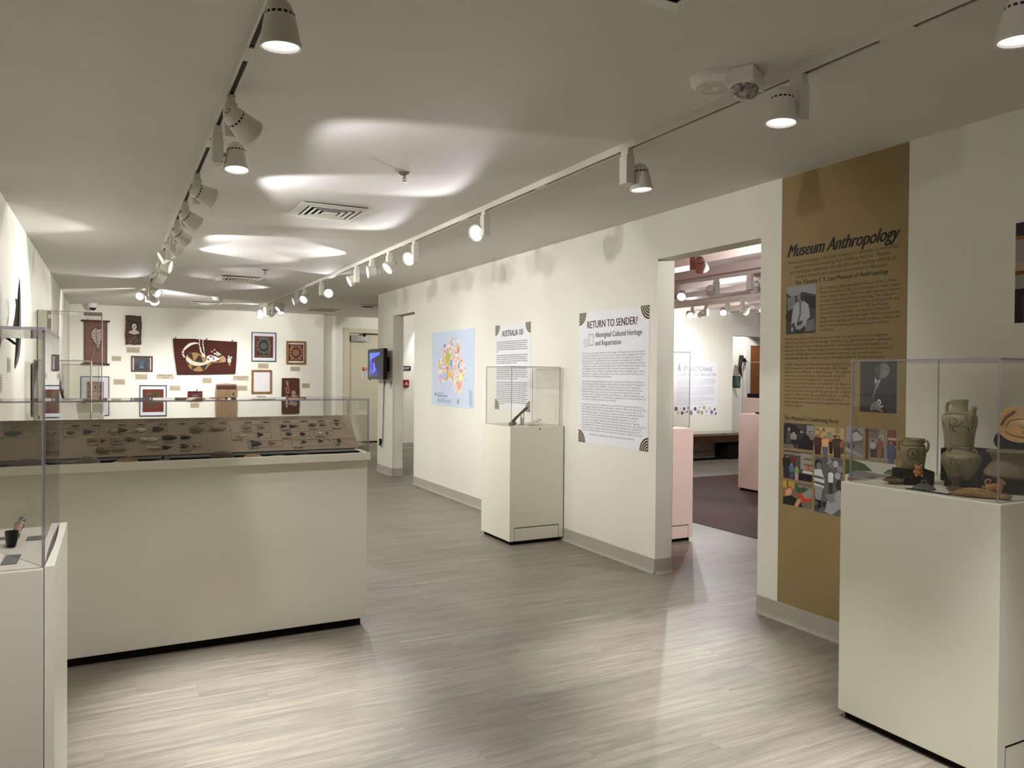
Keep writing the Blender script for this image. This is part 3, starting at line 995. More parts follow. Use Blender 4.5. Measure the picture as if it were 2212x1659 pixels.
for k, (ln, w) in enumerate((('Museum anthropology is the study of objects in museums, as well as the', 0.685), ('cultural context surrounding their exhibition and use.  Museum', 0.60), ('anthropologists collaborate with the other anthropology subfields to', 0.655), ('conduct research and represent new findings to the public.', 0.575))):
    f.text(0, 2.012 - k * 0.0275, ln, 0.0262, TXT, 'C', width=w, z=0.0016, res=2)
RP = "Dr. E. Pendleton Banks founded the Museum of Man at Wake|Forest University in 1963.  His vision was to create a space|where cultural objects collected by anthropology professors|could be conserved and used in teaching.  The collection|grew as professors contributed masks, clothing, tools, and|artwork from around the world.  In 1975, the Museum|opened to the public with a new location in Reynolda|Village.  Curators and anthropologists filled the space with|exhibits that highlighted the breadth of global cultures, the|depth of human history, and the importance of local|communities.".split('|')
for k, ln in enumerate(RP):
    f.text(-0.121, 1.851 - k * 0.0223, ln, 0.0212, TXT, width=min(0.475, 0.0081 * len(ln)), z=0.0016)
P2 = "The Museum retained this core vision, even after moving twice more and changing its|name to the Museum of Anthropology.  Since then, its collection has grown significantly|thanks to the generosity of faculty, students, alumni, local community members, and|national collectors.  Anthropologists continue to conduct research on the collection of|more than 30,000 objects, curate new exhibits every year, and use the museum to|communicate the value of anthropology to the people of North Carolina and beyond.".split('|')
for k, ln in enumerate(P2):
    f.text(-0.357, 1.588 - k * 0.0215, ln, 0.0208, TXT, width=min(0.675, 0.0078 * len(ln)), z=0.0016)
P3 = "In 2012, Wake Forest University alumnus Timothy S. Y. Lam|('60) donated his collection of more than 500 Chinese|ceramics to the Museum of Anthropology.  This collection is|one of the largest and most comprehensive groups of|artifacts from the Changsha kilns, an important|archaeological site linked to the medieval Silk Roads that|connected people from all over the world.  Like many of the|Museum's donors, his hope for this gift was that it will inspire|visitors to learn more about global cultures.  In 2021, the|Museum was renamed the Timothy S. Y. Lam Museum of|Anthropology in his honor and in recognition of the Lam|family's support.".split('|')
for k, ln in enumerate(P3):
    f.text(-0.357, 1.445 - k * 0.0207, ln, 0.0205, TXT, width=min(0.47, 0.0079 * len(ln)), z=0.0016)
f.build('body_text', t)


def photo(name, x0, x1, y0, y1, shapes, parent, z=0.0014, label=None, m=None):
    """A small printed photograph; shapes use 0-100 across and down."""
    f = Flat(lambda a, b: (x0 + (x1 - x0) * a / 100, y1 - (y1 - y0) * b / 100))
    f.z = z
    for s in shapes:
        k, c = s[0], s[-1]
        if k == 'r':
            f.rect(*s[1], c)
        elif k == 'e':
            f.ell(*s[1][:4], c, *s[1][4:])
        elif k == 's':
            f.stroke(s[1], s[2], c)
        else:
            f.poly(s[1], c)
    o = f.build(name, parent, m)
    if label:
        o['label'] = label
    return o


def body(x, y, h, skin, top, low, hair, w=1.0):
    """A standing printed figure, feet at (x, y), height h in percent."""
    q = h / 100.0 * w
    return [('p', [(x - 9 * q, y), (x - 12 * q, y - .5 * h), (x + 12 * q, y - .5 * h), (x + 9 * q, y)], low),
            ('p', [(x - 13 * q, y - .45 * h), (x - 15 * q, y - .78 * h), (x - 6 * q, y - .84 * h), (x + 6 * q, y - .84 * h), (x + 15 * q, y - .78 * h), (x + 13 * q, y - .45 * h)], top),
            ('e', (x, y - .9 * h, 7.5 * q, .075 * h), hair), ('e', (x + 1.2 * q, y - .885 * h, 5.5 * q, .06 * h), skin)]


G = lambda v: (v, v - 1, v - 3)
photo('photo_print', -0.350, -0.146, 1.621, 1.885, [('r', (0, 0, 100, 100), G(62)), ('p', [(0, 0), (100, 0), (100, 22), (60, 14), (20, 22), (0, 12)], G(150)), ('p', [(2, 24), (30, 18), (34, 44), (6, 50)], G(120)), ('p', [(60, 22), (100, 26), (100, 50), (70, 44)], G(38)), ('e', (14, 62, 16, 12), G(44)), ('p', [(64, 76), (96, 70), (98, 94), (66, 96)], G(112)),
    ('p', [(26, 40), (38, 33), (62, 33), (76, 40), (82, 66), (70, 74), (66, 88), (32, 88), (28, 74), (18, 82), (20, 62)], G(168)), ('p', [(30, 84), (66, 84), (66, 100), (34, 100)], G(46)), ('p', [(46, 34), (52, 34), (51, 60), (42, 80), (38, 76), (46, 58)], G(96)), ('p', [(33, 78), (60, 74), (64, 84), (48, 92), (34, 90)], G(150)), ('p', [(38, 76), (58, 72), (54, 80), (40, 84)], G(58)), ('e', (22, 90, 5, 5), G(140)), ('p', [(43, 28), (53, 28), (54, 35), (44, 36)], G(110)), ('e', (48, 19, 11, 14), G(132)), ('e', (47, 10, 9, 5), G(150)), ('p', [(50, 14), (58, 14), (58, 28), (53, 33), (49, 24)], G(54)), ('e', (45, 21, 1.6, 1.1), G(60)), ('e', (47, 28, 3, 1), G(80))], t, label='grey photograph of a person in a white shirt and tie holding a bowl')
photo('photo_print', 0.137, 0.343, 1.209, 1.464, [('r', (0, 0, 100, 100), (50, 49, 50)), ('p', [(8, 100), (14, 62), (26, 46), (42, 38), (60, 36), (80, 40), (100, 52), (100, 100)], (30, 30, 32)), ('e', (44, 15, 3.5, 5), (96, 94, 92)), ('p', [(46, 22), (48, 13), (56, 6), (66, 3), (76, 5), (81, 12), (80, 22), (75, 29), (68, 33), (58, 34), (50, 30)], (138, 136, 133)), ('p', [(46, 22), (48, 13), (55, 7), (57, 20), (55, 31), (50, 30)], (84, 83, 82)), ('p', [(58, 5), (70, 1), (80, 3), (85, 9), (82, 15), (76, 7), (66, 4)], (40, 39, 39)), ('s', [(56, 14), (61, 13), (64, 15)], 1.6, (48, 46, 46)), ('s', [(70, 16), (75, 15), (78, 17)], 1.6, (48, 46, 46)), ('p', [(65, 15), (69, 23), (63, 23)], (160, 158, 155)), ('s', [(55, 26), (61, 28), (68, 27)], 2.2, (92, 88, 86)), ('s', [(57, 26.4), (61, 27.6), (66, 27)], 0.9, (190, 188, 184)), ('p', [(42, 32), (48, 37), (45, 42), (41, 44)], (214, 214, 212)), ('p', [(49, 38), (58, 35), (53, 43), (49, 53), (47, 44)], (206, 206, 204)), ('p', [(45, 40), (51, 38), (50, 46), (44, 60), (38, 73), (37, 66), (42, 50)], (132, 131, 130)), ('p', [(27, 94), (32, 86), (40, 80), (50, 78), (56, 84), (58, 92), (66, 97), (62, 99), (50, 95), (40, 94), (34, 97)], (126, 124, 121)), ('s', [(31, 95), (35, 88)], 1.5, (70, 68, 66)), ('s', [(37, 95), (41, 87)], 1.5, (70, 68, 66)), ('e', (54, 80, 5.5, 6), (200, 198, 194)), ('e', (53, 81, 3, 3.6), (98, 96, 94)), ('p', [(56, 87), (66, 86), (65, 89), (56, 90)], (196, 194, 190))], t, label='dark portrait photograph of a smiling person in a suit')
photo('photo_print', -0.357, -0.151, 0.986, 1.125, [('r', (0, 0, 100, 100), (70, 66, 66)), ('p', [(0, 8), (14, 2), (40, 6), (56, 26), (58, 80), (0, 84)], (34, 30, 30)), ('r', (78, 4, 100, 44), (150, 146, 146)), ('e', (18, 26, 5, 8), (150, 140, 132)), ('p', [(10, 36), (26, 36), (26, 80), (8, 80)], (78, 72, 68))] + body(34, 92, 60, (186, 176, 166), (150, 146, 142), (30, 28, 28), (40, 34, 30), 1.3) + body(60, 96, 72, (170, 160, 150), (52, 48, 50), (28, 26, 26), (24, 22, 22), 1.3) + body(92, 90, 66, (160, 150, 142), (130, 126, 126), (40, 36, 36), (20, 18, 18), 1.2) + [('p', [(52, 100), (62, 56), (72, 40), (84, 44), (96, 70), (98, 100)], (26, 23, 24)), ('p', [(0, 88), (34, 84), (36, 100), (0, 96)], (120, 112, 106))], t, label='dim photograph of seated people under an arch')
photo('photo_print', -0.138, 0.045, 0.972, 1.117, [('r', (0, 0, 100, 100), (190, 162, 112))] + [('r', (a, b_, a + c_, b_ + d_), k) for a, b_, c_, d_, k in ((4, 6, 9, 10, (120, 100, 70)), (26, 4, 8, 12, (110, 90, 60)), (70, 2, 18, 18, (150, 130, 96)), (42, 18, 16, 22, (132, 140, 120)), (62, 26, 10, 10, (100, 84, 60)), (14, 14, 10, 12, (156, 130, 90)))] + body(10, 104, 78, (170, 120, 80), (84, 46, 36), (60, 34, 30), (120, 84, 54), 1.4) + body(36, 104, 72, (206, 140, 84), (226, 170, 120), (96, 100, 110), (70, 46, 30), 1.2) + body(56, 96, 54, (180, 120, 80), (40, 34, 34), (30, 28, 28), (30, 24, 20)) + body(78, 108, 84, (186, 128, 86), (74, 62, 40), (56, 48, 36), (34, 24, 20), 1.4) + body(94, 92, 52, (180, 110, 70), (160, 96, 60), (90, 70, 60), (40, 26, 20)), t, label='warm photograph of visitors talking before framed pictures')
photo('photo_print', 0.057, 0.161, 0.977, 1.129, [('r', (0, 0, 100, 100), (150, 146, 146)), ('p', [(36, 16), (60, 4), (84, 12), (96, 26), (90, 40), (44, 58)], (186, 182, 180)), ('p', [(36, 16), (60, 4), (96, 24), (94, 30), (60, 14), (38, 22)], (96, 90, 92)), ('p', [(0, 62), (100, 50), (100, 100), (0, 96)], (128, 122, 120)), ('p', [(0, 54), (60, 46), (100, 40), (100, 56), (0, 70)], (110, 104, 104)), ('p', [(0, 70), (100, 92), (100, 100), (0, 84)], (160, 150, 146)), ('r', (14, 60, 24, 74), (74, 70, 72)), ('r', (40, 58, 50, 72), (74, 70, 72))], t, label='grey photograph of a round silo and low building')
photo('photo_print', 0.172, 0.344, 0.972, 1.127, [('r', (0, 0, 100, 100), (150, 138, 130)), ('r', (0, 0, 12, 100), (92, 56, 52)), ('r', (14, 0, 46, 30), (110, 104, 100)), ('r', (72, 0, 100, 90), (122, 66, 58)), ('r', (74, 24, 100, 32), (186, 170, 150)), ('r', (74, 50, 100, 56), (176, 158, 140)), ('e', (52, 26, 8, 8), (212, 206, 198)), ('e', (52, 26, 6, 6), (156, 142, 132)), ('p', [(16, 62), (60, 56), (62, 90), (18, 92)], (90, 62, 56))] + body(26, 90, 56, (110, 80, 62), (190, 184, 180), (60, 52, 50), (40, 30, 26)) + body(48, 94, 66, (150, 96, 78), (150, 84, 80), (140, 110, 100), (120, 80, 60)) + body(84, 104, 72, (176, 120, 96), (82, 96, 128), (76, 90, 120), (110, 74, 56), 1.2), t, label='photograph of people at a table beneath a wall clock')
photo('photo_print', -0.358, -0.155, 0.812, 0.970, [('r', (0, 0, 100, 100), (86, 74, 70)), ('r', (0, 6, 60, 14), (150, 134, 120)), ('r', (60, 4, 100, 60), (158, 148, 136)), ('r', (72, 20, 100, 26), (110, 92, 78)), ('r', (72, 40, 100, 46), (110, 92, 78)), ('p', [(70, 62), (100, 64), (100, 74), (66, 72)], (214, 206, 196)), ('p', [(56, 74), (100, 76), (100, 100), (56, 98)], (24, 22, 24)), ('p', [(84, 46), (92, 46), (94, 62), (82, 62)], (206, 84, 50))] + body(12, 96, 84, (140, 100, 80), (38, 32, 34), (46, 42, 46), (30, 24, 22), 1.2) + body(34, 70, 60, (140, 100, 80), (110, 40, 40), (40, 34, 36), (24, 20, 20)) + body(30, 100, 60, (190, 150, 120), (96, 110, 160), (70, 80, 110), (90, 66, 50)) + body(48, 102, 54, (200, 160, 130), (120, 160, 90), (196, 150, 170), (110, 80, 56)), t, label='photograph of children looking at shelves')
photo('photo_print', -0.141, 0.038, 0.656, 0.957, [('r', (0, 0, 100, 100), G(98))] + [('e', (x, y, 10, 6), G(v)) for x, y, v in ((52, 6, 150), (76, 10, 180), (92, 18, 140), (60, 16, 120), (84, 30, 170), (96, 42, 150), (40, 4, 90), (14, 76, 50), (40, 84, 44), (12, 92, 60), (60, 96, 120))] + body(60, 64, 46, G(120), G(226), G(60), G(30), 1.4) + [('e', (14, 14, 13, 9), G(40)), ('e', (17, 17, 9, 7), G(124)), ('p', [(0, 24), (26, 22), (38, 40), (36, 56), (0, 52)], G(214)), ('p', [(0, 34), (34, 36), (36, 40), (0, 38)], G(80)), ('p', [(0, 44), (37, 47), (36, 51), (0, 48)], G(80)), ('p', [(2, 52), (34, 54), (26, 78), (6, 76)], G(150)), ('p', [(16, 78), (26, 78), (28, 90), (14, 92)], G(30)), ('e', (92, 46, 14, 10), G(52)), ('p', [(78, 60), (90, 54), (100, 58), (100, 84), (66, 100), (40, 96), (48, 78)], G(160)), ('p', [(40, 66), (70, 62), (80, 74), (60, 80)], G(128))], t, label='grey photograph of boys in striped shirts outdoors')
photo('photo_print', -0.358, -0.155, 0.666, 0.799, [('r', (0, 0, 100, 100), (120, 108, 90)), ('r', (0, 0, 40, 30), (190, 160, 60)), ('r', (14, 0, 18, 28), (70, 60, 40)), ('p', [(56, 10), (100, 16), (100, 60), (70, 70)], (150, 146, 138)), ('e', (18, 44, 15, 26, 0.4), (170, 110, 60)), ('e', (20, 46, 10, 17, 0.4), (216, 168, 132)), ('p', [(2, 70), (30, 58), (60, 76), (70, 100), (0, 100)], (34, 28, 26)), ('p', [(50, 46), (64, 40), (76, 62), (92, 58), (100, 50), (96, 70), (78, 78), (58, 76)], (196, 70, 50)), ('p', [(44, 8), (58, 22), (72, 14), (90, 20), (72, 38), (54, 44), (44, 32)], (58, 92, 52)), ('p', [(40, 100), (50, 72), (64, 64), (62, 80), (54, 100)], (206, 150, 110))], t, label='photograph of a person working a red horned puppet')
photo('photo_print', 0.054, 0.344, 0.845, 0.962, [('r', (0, 0, 100, 100), (196, 194, 184)), ('p', [(0, 0), (20, 2), (40, 14), (56, 40), (30, 46), (0, 70)], (66, 88, 44)), ('p', [(76, 44), (86, 24), (100, 20), (100, 50)], (84, 106, 60)), ('p', [(8, 62), (24, 44), (100, 50), (100, 84), (8, 84)], (124, 122, 124)), ('p', [(6, 80), (100, 84), (100, 100), (6, 100)], (128, 74, 58)), ('p', [(44, 82), (50, 66), (60, 62), (68, 70), (70, 100), (44, 100)], (110, 60, 48)), ('r', (52, 88, 64, 100), (200, 196, 188))], t, label='colour photograph of a brick building with grey roof and trees')

# big photograph at the right border
t = thing('mounted_photograph', 'mounted colour photograph cut by the right edge, figure in purple patterned cloth', 'photograph', (XR, 1.615, 1.824), basis=ON_RIGHT)
MB().box(-0.278, 0.278, -0.212, 0.212, 0, 0.008).build('mount_board', M['white'], t)
photo('photo_print', -0.276, 0.276, -0.209, 0.209, [('r', (0, 0, 100, 100), (150, 142, 136)), ('r', (0, 0, 100, 14), (58, 40, 38)), ('r', (4, 0, 9, 13), (44, 40, 46)), ('r', (12, 0, 16, 13), (96, 60, 50)), ('r', (0, 13, 100, 17), (140, 90, 54)), ('r', (0, 40, 100, 48), (176, 150, 120)), ('r', (0, 48, 100, 52), (110, 70, 44)), ('r', (0, 66, 14, 100), (24, 20, 24)), ('p', [(6, 100), (4, 78), (12, 56), (30, 46), (60, 46), (80, 60), (90, 100)], (62, 36, 52)), ('s', [(10, 62), (18, 70), (14, 80), (22, 92)], 1.0, (170, 140, 160)), ('s', [(22, 52), (30, 66), (24, 80)], 1.0, (170, 140, 160)), ('e', (45, 28, 12, 17), (160, 116, 90)), ('e', (45, 15, 13, 9), (40, 30, 28)), ('e', (24, 5, 5, 7), (214, 208, 200)), ('e', (13, 90, 4, 4), (226, 222, 210)), ('e', (30, 92, 4, 4), (226, 222, 210))], t, z=0.0085)

# screen on the pillar, with its little signs and cord
t = thing('wall_screen', 'black wall mounted screen showing a blue picture on the pillar', 'screen', (3.20, 10.21, 1.515), basis=ON_RIGHT)
MB().box(-0.345, 0.345, -0.208, 0.208, -0.062, 0).build('screen_housing', M['tv'], t, bevel=0.006)
MB().box(-0.10, 0.10, -0.10, 0.10, -0.168, -0.062).build('wall_mount', M['tv'], t)
f = Flat(lambda a, b: (-0.252 + 0.45 * a / 100, 0.158 - 0.325 * b / 100))
f.z = 0.0004
f.rect(0, 0, 100, 100, (40, 60, 200))
f.poly([(0, 0), (100, 0), (100, 8), (60, 18), (20, 26), (0, 34)], (86, 108, 236))
f.poly([(20, 26), (100, 10), (100, 100), (0, 100), (0, 70), (30, 50)], (18, 24, 96))
f.poly([(24, 30), (96, 14), (96, 60), (50, 70), (30, 60)], (8, 10, 44))
f.poly([(36, 46), (48, 40), (56, 66), (66, 70), (40, 86), (20, 90), (40, 70)], (96, 118, 232))
f.poly([(8, 62), (24, 58), (30, 80), (0, 96), (0, 80)], (60, 80, 196))
for k in range(6):
    f.stroke([(4 + k * 14, 98), (20 + k * 13, 82 - k * 3)], 4, (12, 16, 60) if k % 2 else (70, 90, 200))
f.build('lit_picture', t, M['screen'])
MB().ball((0.29, -0.16, 0.001), (0.006, 0.006, 0.003), 8, 6).ball((-0.3, -0.214, -0.02), (0.02, 0.008, 0.012), 8, 6).build('corner_buttons', M['tv'], t)
rg = random.Random(4)
for yc, zc, w, h, lab in ((10.30, 1.235, 0.09, 0.105, 'small card with dark picture below the wall screen, the one toward the far wall'), (10.03, 1.235, 0.11, 0.115, 'small white card of sideways print below the wall screen, by the doorway')):
    t = thing('notice_card', lab, 'sign', (XR, yc, zc), basis=ON_RIGHT)
    sheet(t, w, h, (214, 212, 204), 0.002)
    f = Flat()
    f.z = 0.0022
    f.rect(-w * 0.15, -h * 0.1, w * 0.36, h * 0.42, (80, 78, 76))
    for k in range(4):
        f.words(-w * 0.42, -h * 0.2 - k * h * 0.07, w * 0.8, h * 0.045, (120, 118, 116), rg)
    f.build('card_print', t)
t = thing('power_cord', 'thin pale cord hanging down the pillar from the wall screen', 'cord', (XR, 10.30, 0))
MB().tube([(-0.012, 0.0, 1.315), (-0.012, 0.01, 1.1), (-0.012, 0.03, 0.7), (-0.012, 0.05, 0.45), (-0.02, 0.09, 0.36), (-0.02, 0.13, 0.40)], 0.007, 8).build('cord', M['metal'], t, smooth=60)
MB().box(-0.03, -0.004, 0.115, 0.165, 0.37, 0.47).build('plug', M['tv'], t, bevel=0.004)

# door sign
t = thing('door_sign', 'red and white emergency exit notice on the service door', 'sign', (4.60, 15.03, 1.41), basis=ON_FAR)
sheet(t, 0.32, 0.21, (232, 230, 224), 0.003)
f = Flat()
f.z = 0.0034
f.rect(-0.155, 0.025, 0.155, 0.102, (176, 36, 44))
f.text(0, 0.066, 'EMERGENCY', 0.042, (240, 236, 230), 'C', width=0.25, bold=0.01)
f.text(0, 0.031, 'EXIT ONLY', 0.042, (240, 236, 230), 'C', width=0.22, bold=0.01)
for k, s in enumerate(('SECURITY ALARM', 'WILL SOUND IF', 'DOOR IS OPENED')):
    f.text(0, -0.015 - k * 0.038, s, 0.04, (30, 28, 30), 'C', width=0.28, bold=0.012)
f.build('sign_lettering', t)
t = thing('exit_sign', 'black EXIT sign seen past the pillar in the second opening', 'sign', (4.855, 13.6, 1.49), basis=ON_FAR)
MB().box(-0.09, 0.09, -0.042, 0.042, 0, 0.012).build('sign_plate', M['tv'], t, bevel=0.006)
Flat().text(0, -0.022, 'EXIT', 0.062, (240, 240, 236), 'C', width=0.125, bold=0.02, z=0.0126).build('sign_lettering', t)
t = thing('fire_alarm_pull', 'red fire alarm pull box under the EXIT sign', 'fire alarm', (4.845, 13.6, 1.21), basis=ON_FAR)
MB().box(-0.058, 0.058, -0.068, 0.068, 0, 0.045).build('alarm_body', mat('alarm_red', (150, 24, 26), 0.35, 0.5, var=0.03, scale=20), t, bevel=0.005)
MB().box(-0.035, 0.035, -0.03, -0.012, 0.045, 0.056).box(-0.012, 0.012, -0.03, 0.02, 0.045, 0.056).build('pull_handle', M['white'], t, bevel=0.002)
t = thing('framed_picture', 'teal picture on the bright wall at the end of the second opening', 'picture', (5.68, 15.0, 1.49), basis=ON_FAR)
MB().box(-0.16, 0.16, -0.14, 0.14, 0, 0.02).build('picture_frame', M['metal'], t, bevel=0.003)
Flat().rect(-0.15, -0.13, 0.15, 0.13, (130, 170, 176), 0.0205).rect(-0.15, 0.04, 0.15, 0.13, (158, 190, 196), 0.0207).rect(-0.1, -0.09, 0.06, 0.0, (104, 150, 150), 0.0207).build('picture_print', t)

# ------------------------------------------------------------------ the far wall: bark paintings and framed works
def farthing(name, label, cat, box, group=None, off=0.0):
    x0, x1, z0, z1 = box
    t = thing(name, label, cat, ((x0 + x1) / 2, YF - off, (z0 + z1) / 2), basis=ON_FAR, group=group)
    return t, x1 - x0, z1 - z0


def wall_picture(name, label, box, fw_, fmat, bands, art, deep=0.025, group='framed works on the far wall'):
    """bands: (inset, colour) from the outside in; art(f, w, h) paints the middle."""
    t, w, h = farthing(name, label, 'framed picture', box, group)
    fb = MB()
    for a in ((-w / 2, w / 2, h / 2 - fw_, h / 2), (-w / 2, w / 2, -h / 2, -h / 2 + fw_), (-w / 2, -w / 2 + fw_, -h / 2 + fw_, h / 2 - fw_), (w / 2 - fw_, w / 2, -h / 2 + fw_, h / 2 - fw_)):
        fb.box(a[0], a[1], a[2], a[3], 0, deep)
    fb.build('picture_frame', fmat, t, bevel=0.003)
    MB().box(-w / 2 + fw_, w / 2 - fw_, -h / 2 + fw_, h / 2 - fw_, 0, 0.006).build('backing_board', M['white'], t)
    f = Flat()
    f.z = 0.0064
    for i, c in bands:
        f.rect(-w / 2 + i[0], -h / 2 + i[1], w / 2 - i[0], h / 2 - i[1], c)
    art(f, w, h)
    f.build('picture_print', t, M['gloss'])
    return t


def wavy(x0, x1, y0, y1, amp, rnd, n=9, bow=0.0):
    pts = []
    for (a, b_), (c, d_) in (((x0, y0), (x1, y0)), ((x1, y0), (x1, y1)), ((x1, y1), (x0, y1)), ((x0, y1), (x0, y0))):
        for k in range(n):
            t_ = k / n
            nx, ny = (d_ - b_), -(c - a)
            L = math.hypot(nx, ny)
            o = amp * rnd.uniform(-1, 1) + bow * math.sin(math.pi * t_)
            pts.append((a + (c - a) * t_ + nx / L * o, b_ + (d_ - b_) * t_ + ny / L * o))
    return pts


def bark(name, label, box, col, outline, art, thick=0.012, curve=0.0, peg=()):
    """A sheet of painted bark, standing a little off the wall and gently curved."""
    t, w, h = farthing(name, label, 'bark painting', box, 'bark paintings on the far wall')
    MB().prism(outline(w, h), 0.02, 0.02 + thick).build('bark_sheet', mat('bark_' + name + str(int(box[0] * 100)), col, 0.75, 0.2, var=0.12, scale=18, stretch=(1, 5, 1), bump=0.2), t)
    f = Flat()
    f.z = 0.0204 + thick
    art(f, w, h)
    f.build('painted_design', t)
    pg = MB()
    for px, py in peg:
        pg.box(px - 0.008, px + 0.008, py - 0.02, py + 0.02, 0, 0.036)
    if peg:
        pg.build('hanging_peg', M['darkwood'], t)
    return t


CREAM, RED, OCH, BLK = (222, 214, 200), (104, 42, 28), (150, 112, 56), (30, 24, 22)
# kangaroo painting, traced on its own sheet (origin at the sheet centre)
KT = lambda a, b_: ((a - 1160) / 880 * 1.067, (714 - b_) / 492 * 0.638)


def kangaroo(f, w, h):
    f.T = KT
    f.poly([(905, 690), (960, 660), (1030, 650), (1100, 680), (1170, 730), (1250, 740), (1330, 720), (1390, 690), (1440, 720), (1450, 770), (1400, 785), (1280, 790), (1220, 820), (1170, 880), (1100, 912), (1020, 910), (950, 870), (905, 800), (890, 740)], OCH)
    for a in ([(935, 672), (975, 662), (1000, 768), (918, 700)], [(1075, 685), (1108, 720), (1125, 790), (1012, 772)], [(970, 838), (1062, 838), (982, 894)], [(1085, 838), (1188, 812), (1140, 900)], [(908, 770), (945, 815), (915, 826)], [(1230, 790), (1280, 782), (1240, 806)], [(1310, 765), (1370, 745), (1330, 780)]):
        f.poly(a, BLK)
    f.poly([(905, 705), (940, 740), (1000, 780), (1080, 795), (1150, 790), (1180, 750), (1175, 705), (1220, 684), (1300, 700), (1365, 735), (1300, 765), (1230, 775), (1190, 800), (1120, 828), (1030, 832), (950, 805), (900, 755)], CREAM)
    f.stroke([(915, 740), (960, 785), (1040, 815), (1120, 812), (1190, 786)], 8, (170, 150, 128))
    f.ell(1258, 728, 46, 34, (230, 222, 208))
    f.poly([(1225, 690), (1275, 712), (1290, 745), (1262, 752), (1250, 728), (1212, 712)], RED)
    f.poly([(1240, 706), (1268, 724), (1270, 742), (1252, 738)], CREAM)
    f.poly([(1190, 724), (1215, 740), (1206, 764), (1184, 750)], RED)
    f.poly([(1385, 690), (1420, 700), (1448, 740), (1440, 775), (1405, 782), (1372, 756), (1368, 720)], (160, 134, 96))
    f.poly([(1062, 520), (1010, 512), (940, 528), (890, 570), (850, 624), (872, 632), (910, 596), (960, 560), (1010, 538), (1060, 534)], CREAM)
    for a in ([(846, 634), (872, 640), (868, 664), (840, 660)], [(840, 672), (866, 676), (876, 704), (850, 700)], [(858, 708), (880, 702), (888, 720), (866, 726)]):
        f.poly(a, CREAM)
    for x in (1062, 1110):
        k = x - 1062
        for y0, y1, s in ((474, 492, 10), (500, 516, 9), (524, 558, 11)):
            f.poly([(x + 6 + k * 0.05, y0), (x + 22, y0), (x + 24, y1), (x + 8, y1)], CREAM)
        f.poly([(x + 12, 568), (x + 30, 568), (x + 48 - k * 0.3, 640), (x + 100 - k, 712), (x + 66 - k * 0.6, 712), (x + 28, 640)], CREAM)
    f.poly([(1280, 650), (1350, 682), (1340, 696), (1274, 664)], CREAM)
    f.poly([(1316, 632), (1378, 672), (1366, 686), (1306, 646)], CREAM)
    for x, y in ((1250, 636), (1286, 612)):
        f.ell(x, y, 15, 13, (160, 138, 112))
    f.poly([(1470, 728), (1500, 722), (1522, 742), (1516, 776), (1488, 790), (1468, 768)], CREAM)
    f.ell(1486, 704, 12, 16, CREAM)
    f.ell(1520, 714, 14, 12, CREAM)
    f.poly([(1476, 788), (1514, 784), (1512, 826), (1482, 828)], (140, 108, 64))
    f.stroke([(1470, 756), (1520, 748)], 5, RED)


bark('bark_painting', 'large red brown bark painting of a white and ochre kangaroo', (0.948, 2.015, 1.337, 1.975), (70, 33, 23),
     lambda w, h: [KT(*p) for p in [(720, 468), (800, 470), (1000, 466), (1180, 478), (1400, 486), (1602, 492), (1600, 620), (1592, 800), (1580, 940), (1400, 946), (1190, 952), (960, 956), (775, 958), (762, 860), (745, 740), (730, 600)]], kangaroo, peg=((-0.49, 0.325), (0.02, 0.32), (0.455, 0.30)))


def portrait_art(f, w, h):
    rg = random.Random(5)
    f.T = lambda a, b_: ((a - 172) / 216 * w, (335 - b_) / 395 * h)
    for k in range(60):
        x, y = rg.uniform(85, 262), rg.uniform(160, 510)
        f.stroke([(x, y), (x + rg.uniform(-8, 8), y + rg.uniform(8, 20))], 4, (150, 128, 112), 0.0326)
    for k in range(7):
        for sx in (100 + k * 26,):
            f.stroke([(sx, 240), (sx + 4, 215), (sx + 13, 205), (sx + 22, 215), (sx + 25, 240)], 5, BLK, 0.0328)
    f.z = 0.0332
    f.ell(182, 284, 56, 62, BLK)
    f.poly([(98, 380), (112, 350), (150, 334), (180, 332), (220, 334), (252, 352), (266, 384), (240, 400), (180, 406), (120, 402)], BLK)
    f.poly([(104, 378), (118, 354), (152, 340), (164, 326), (200, 326), (214, 340), (246, 356), (258, 382), (180, 398)], (196, 184, 166))
    f.ell(184, 288, 34, 42, (204, 194, 178))
    f.ell(184, 290, 16, 9, (130, 92, 76))
    f.ell(184, 320, 12, 6, (186, 172, 152))


bark('bark_painting', 'narrow dark bark painting of a pale haloed figure, high beside the dome camera', (0.205, 0.448, 1.854, 2.348), (84, 62, 54), lambda w, h: wavy(-w / 2, w / 2, -h / 2, h / 2, 0.006, random.Random(2), bow=0.004), portrait_art)


def chevron_art(f, w, h):
    rg = random.Random(9)
    f.rect(-w * 0.47, h * 0.36, w * 0.47, h * 0.47, (74, 36, 26))
    f.rect(w * 0.22, -h * 0.48, w * 0.46, h * 0.35, (136, 110, 84))
    z = f.z
    for k in range(17):
        y = h * 0.33 - k * h * 0.05
        for x0, s in ((-0.46, 1), (-0.29, -1), (-0.12, 1), (0.05, -1)):
            f.stroke([(x0 * w, y - 0.02 * s), ((x0 + 0.16) * w, y + 0.028 * s)], 0.011, (90, 66, 44), z + 0.0002)
    f.z = z + 0.0004
    f.ell(w * 0.33, h * 0.06, 0.02, 0.012, BLK)
    f.ell(w * 0.33, h * 0.24, 0.018, 0.03, (80, 58, 44))


bark('bark_painting', 'tall tan bark painting covered in chevron lines', (1.661, 2.018, 0.484, 1.172), (152, 128, 98), lambda w, h: wavy(-w / 2, w / 2, -h / 2, h / 2, 0.004, random.Random(3), bow=0.012), chevron_art)


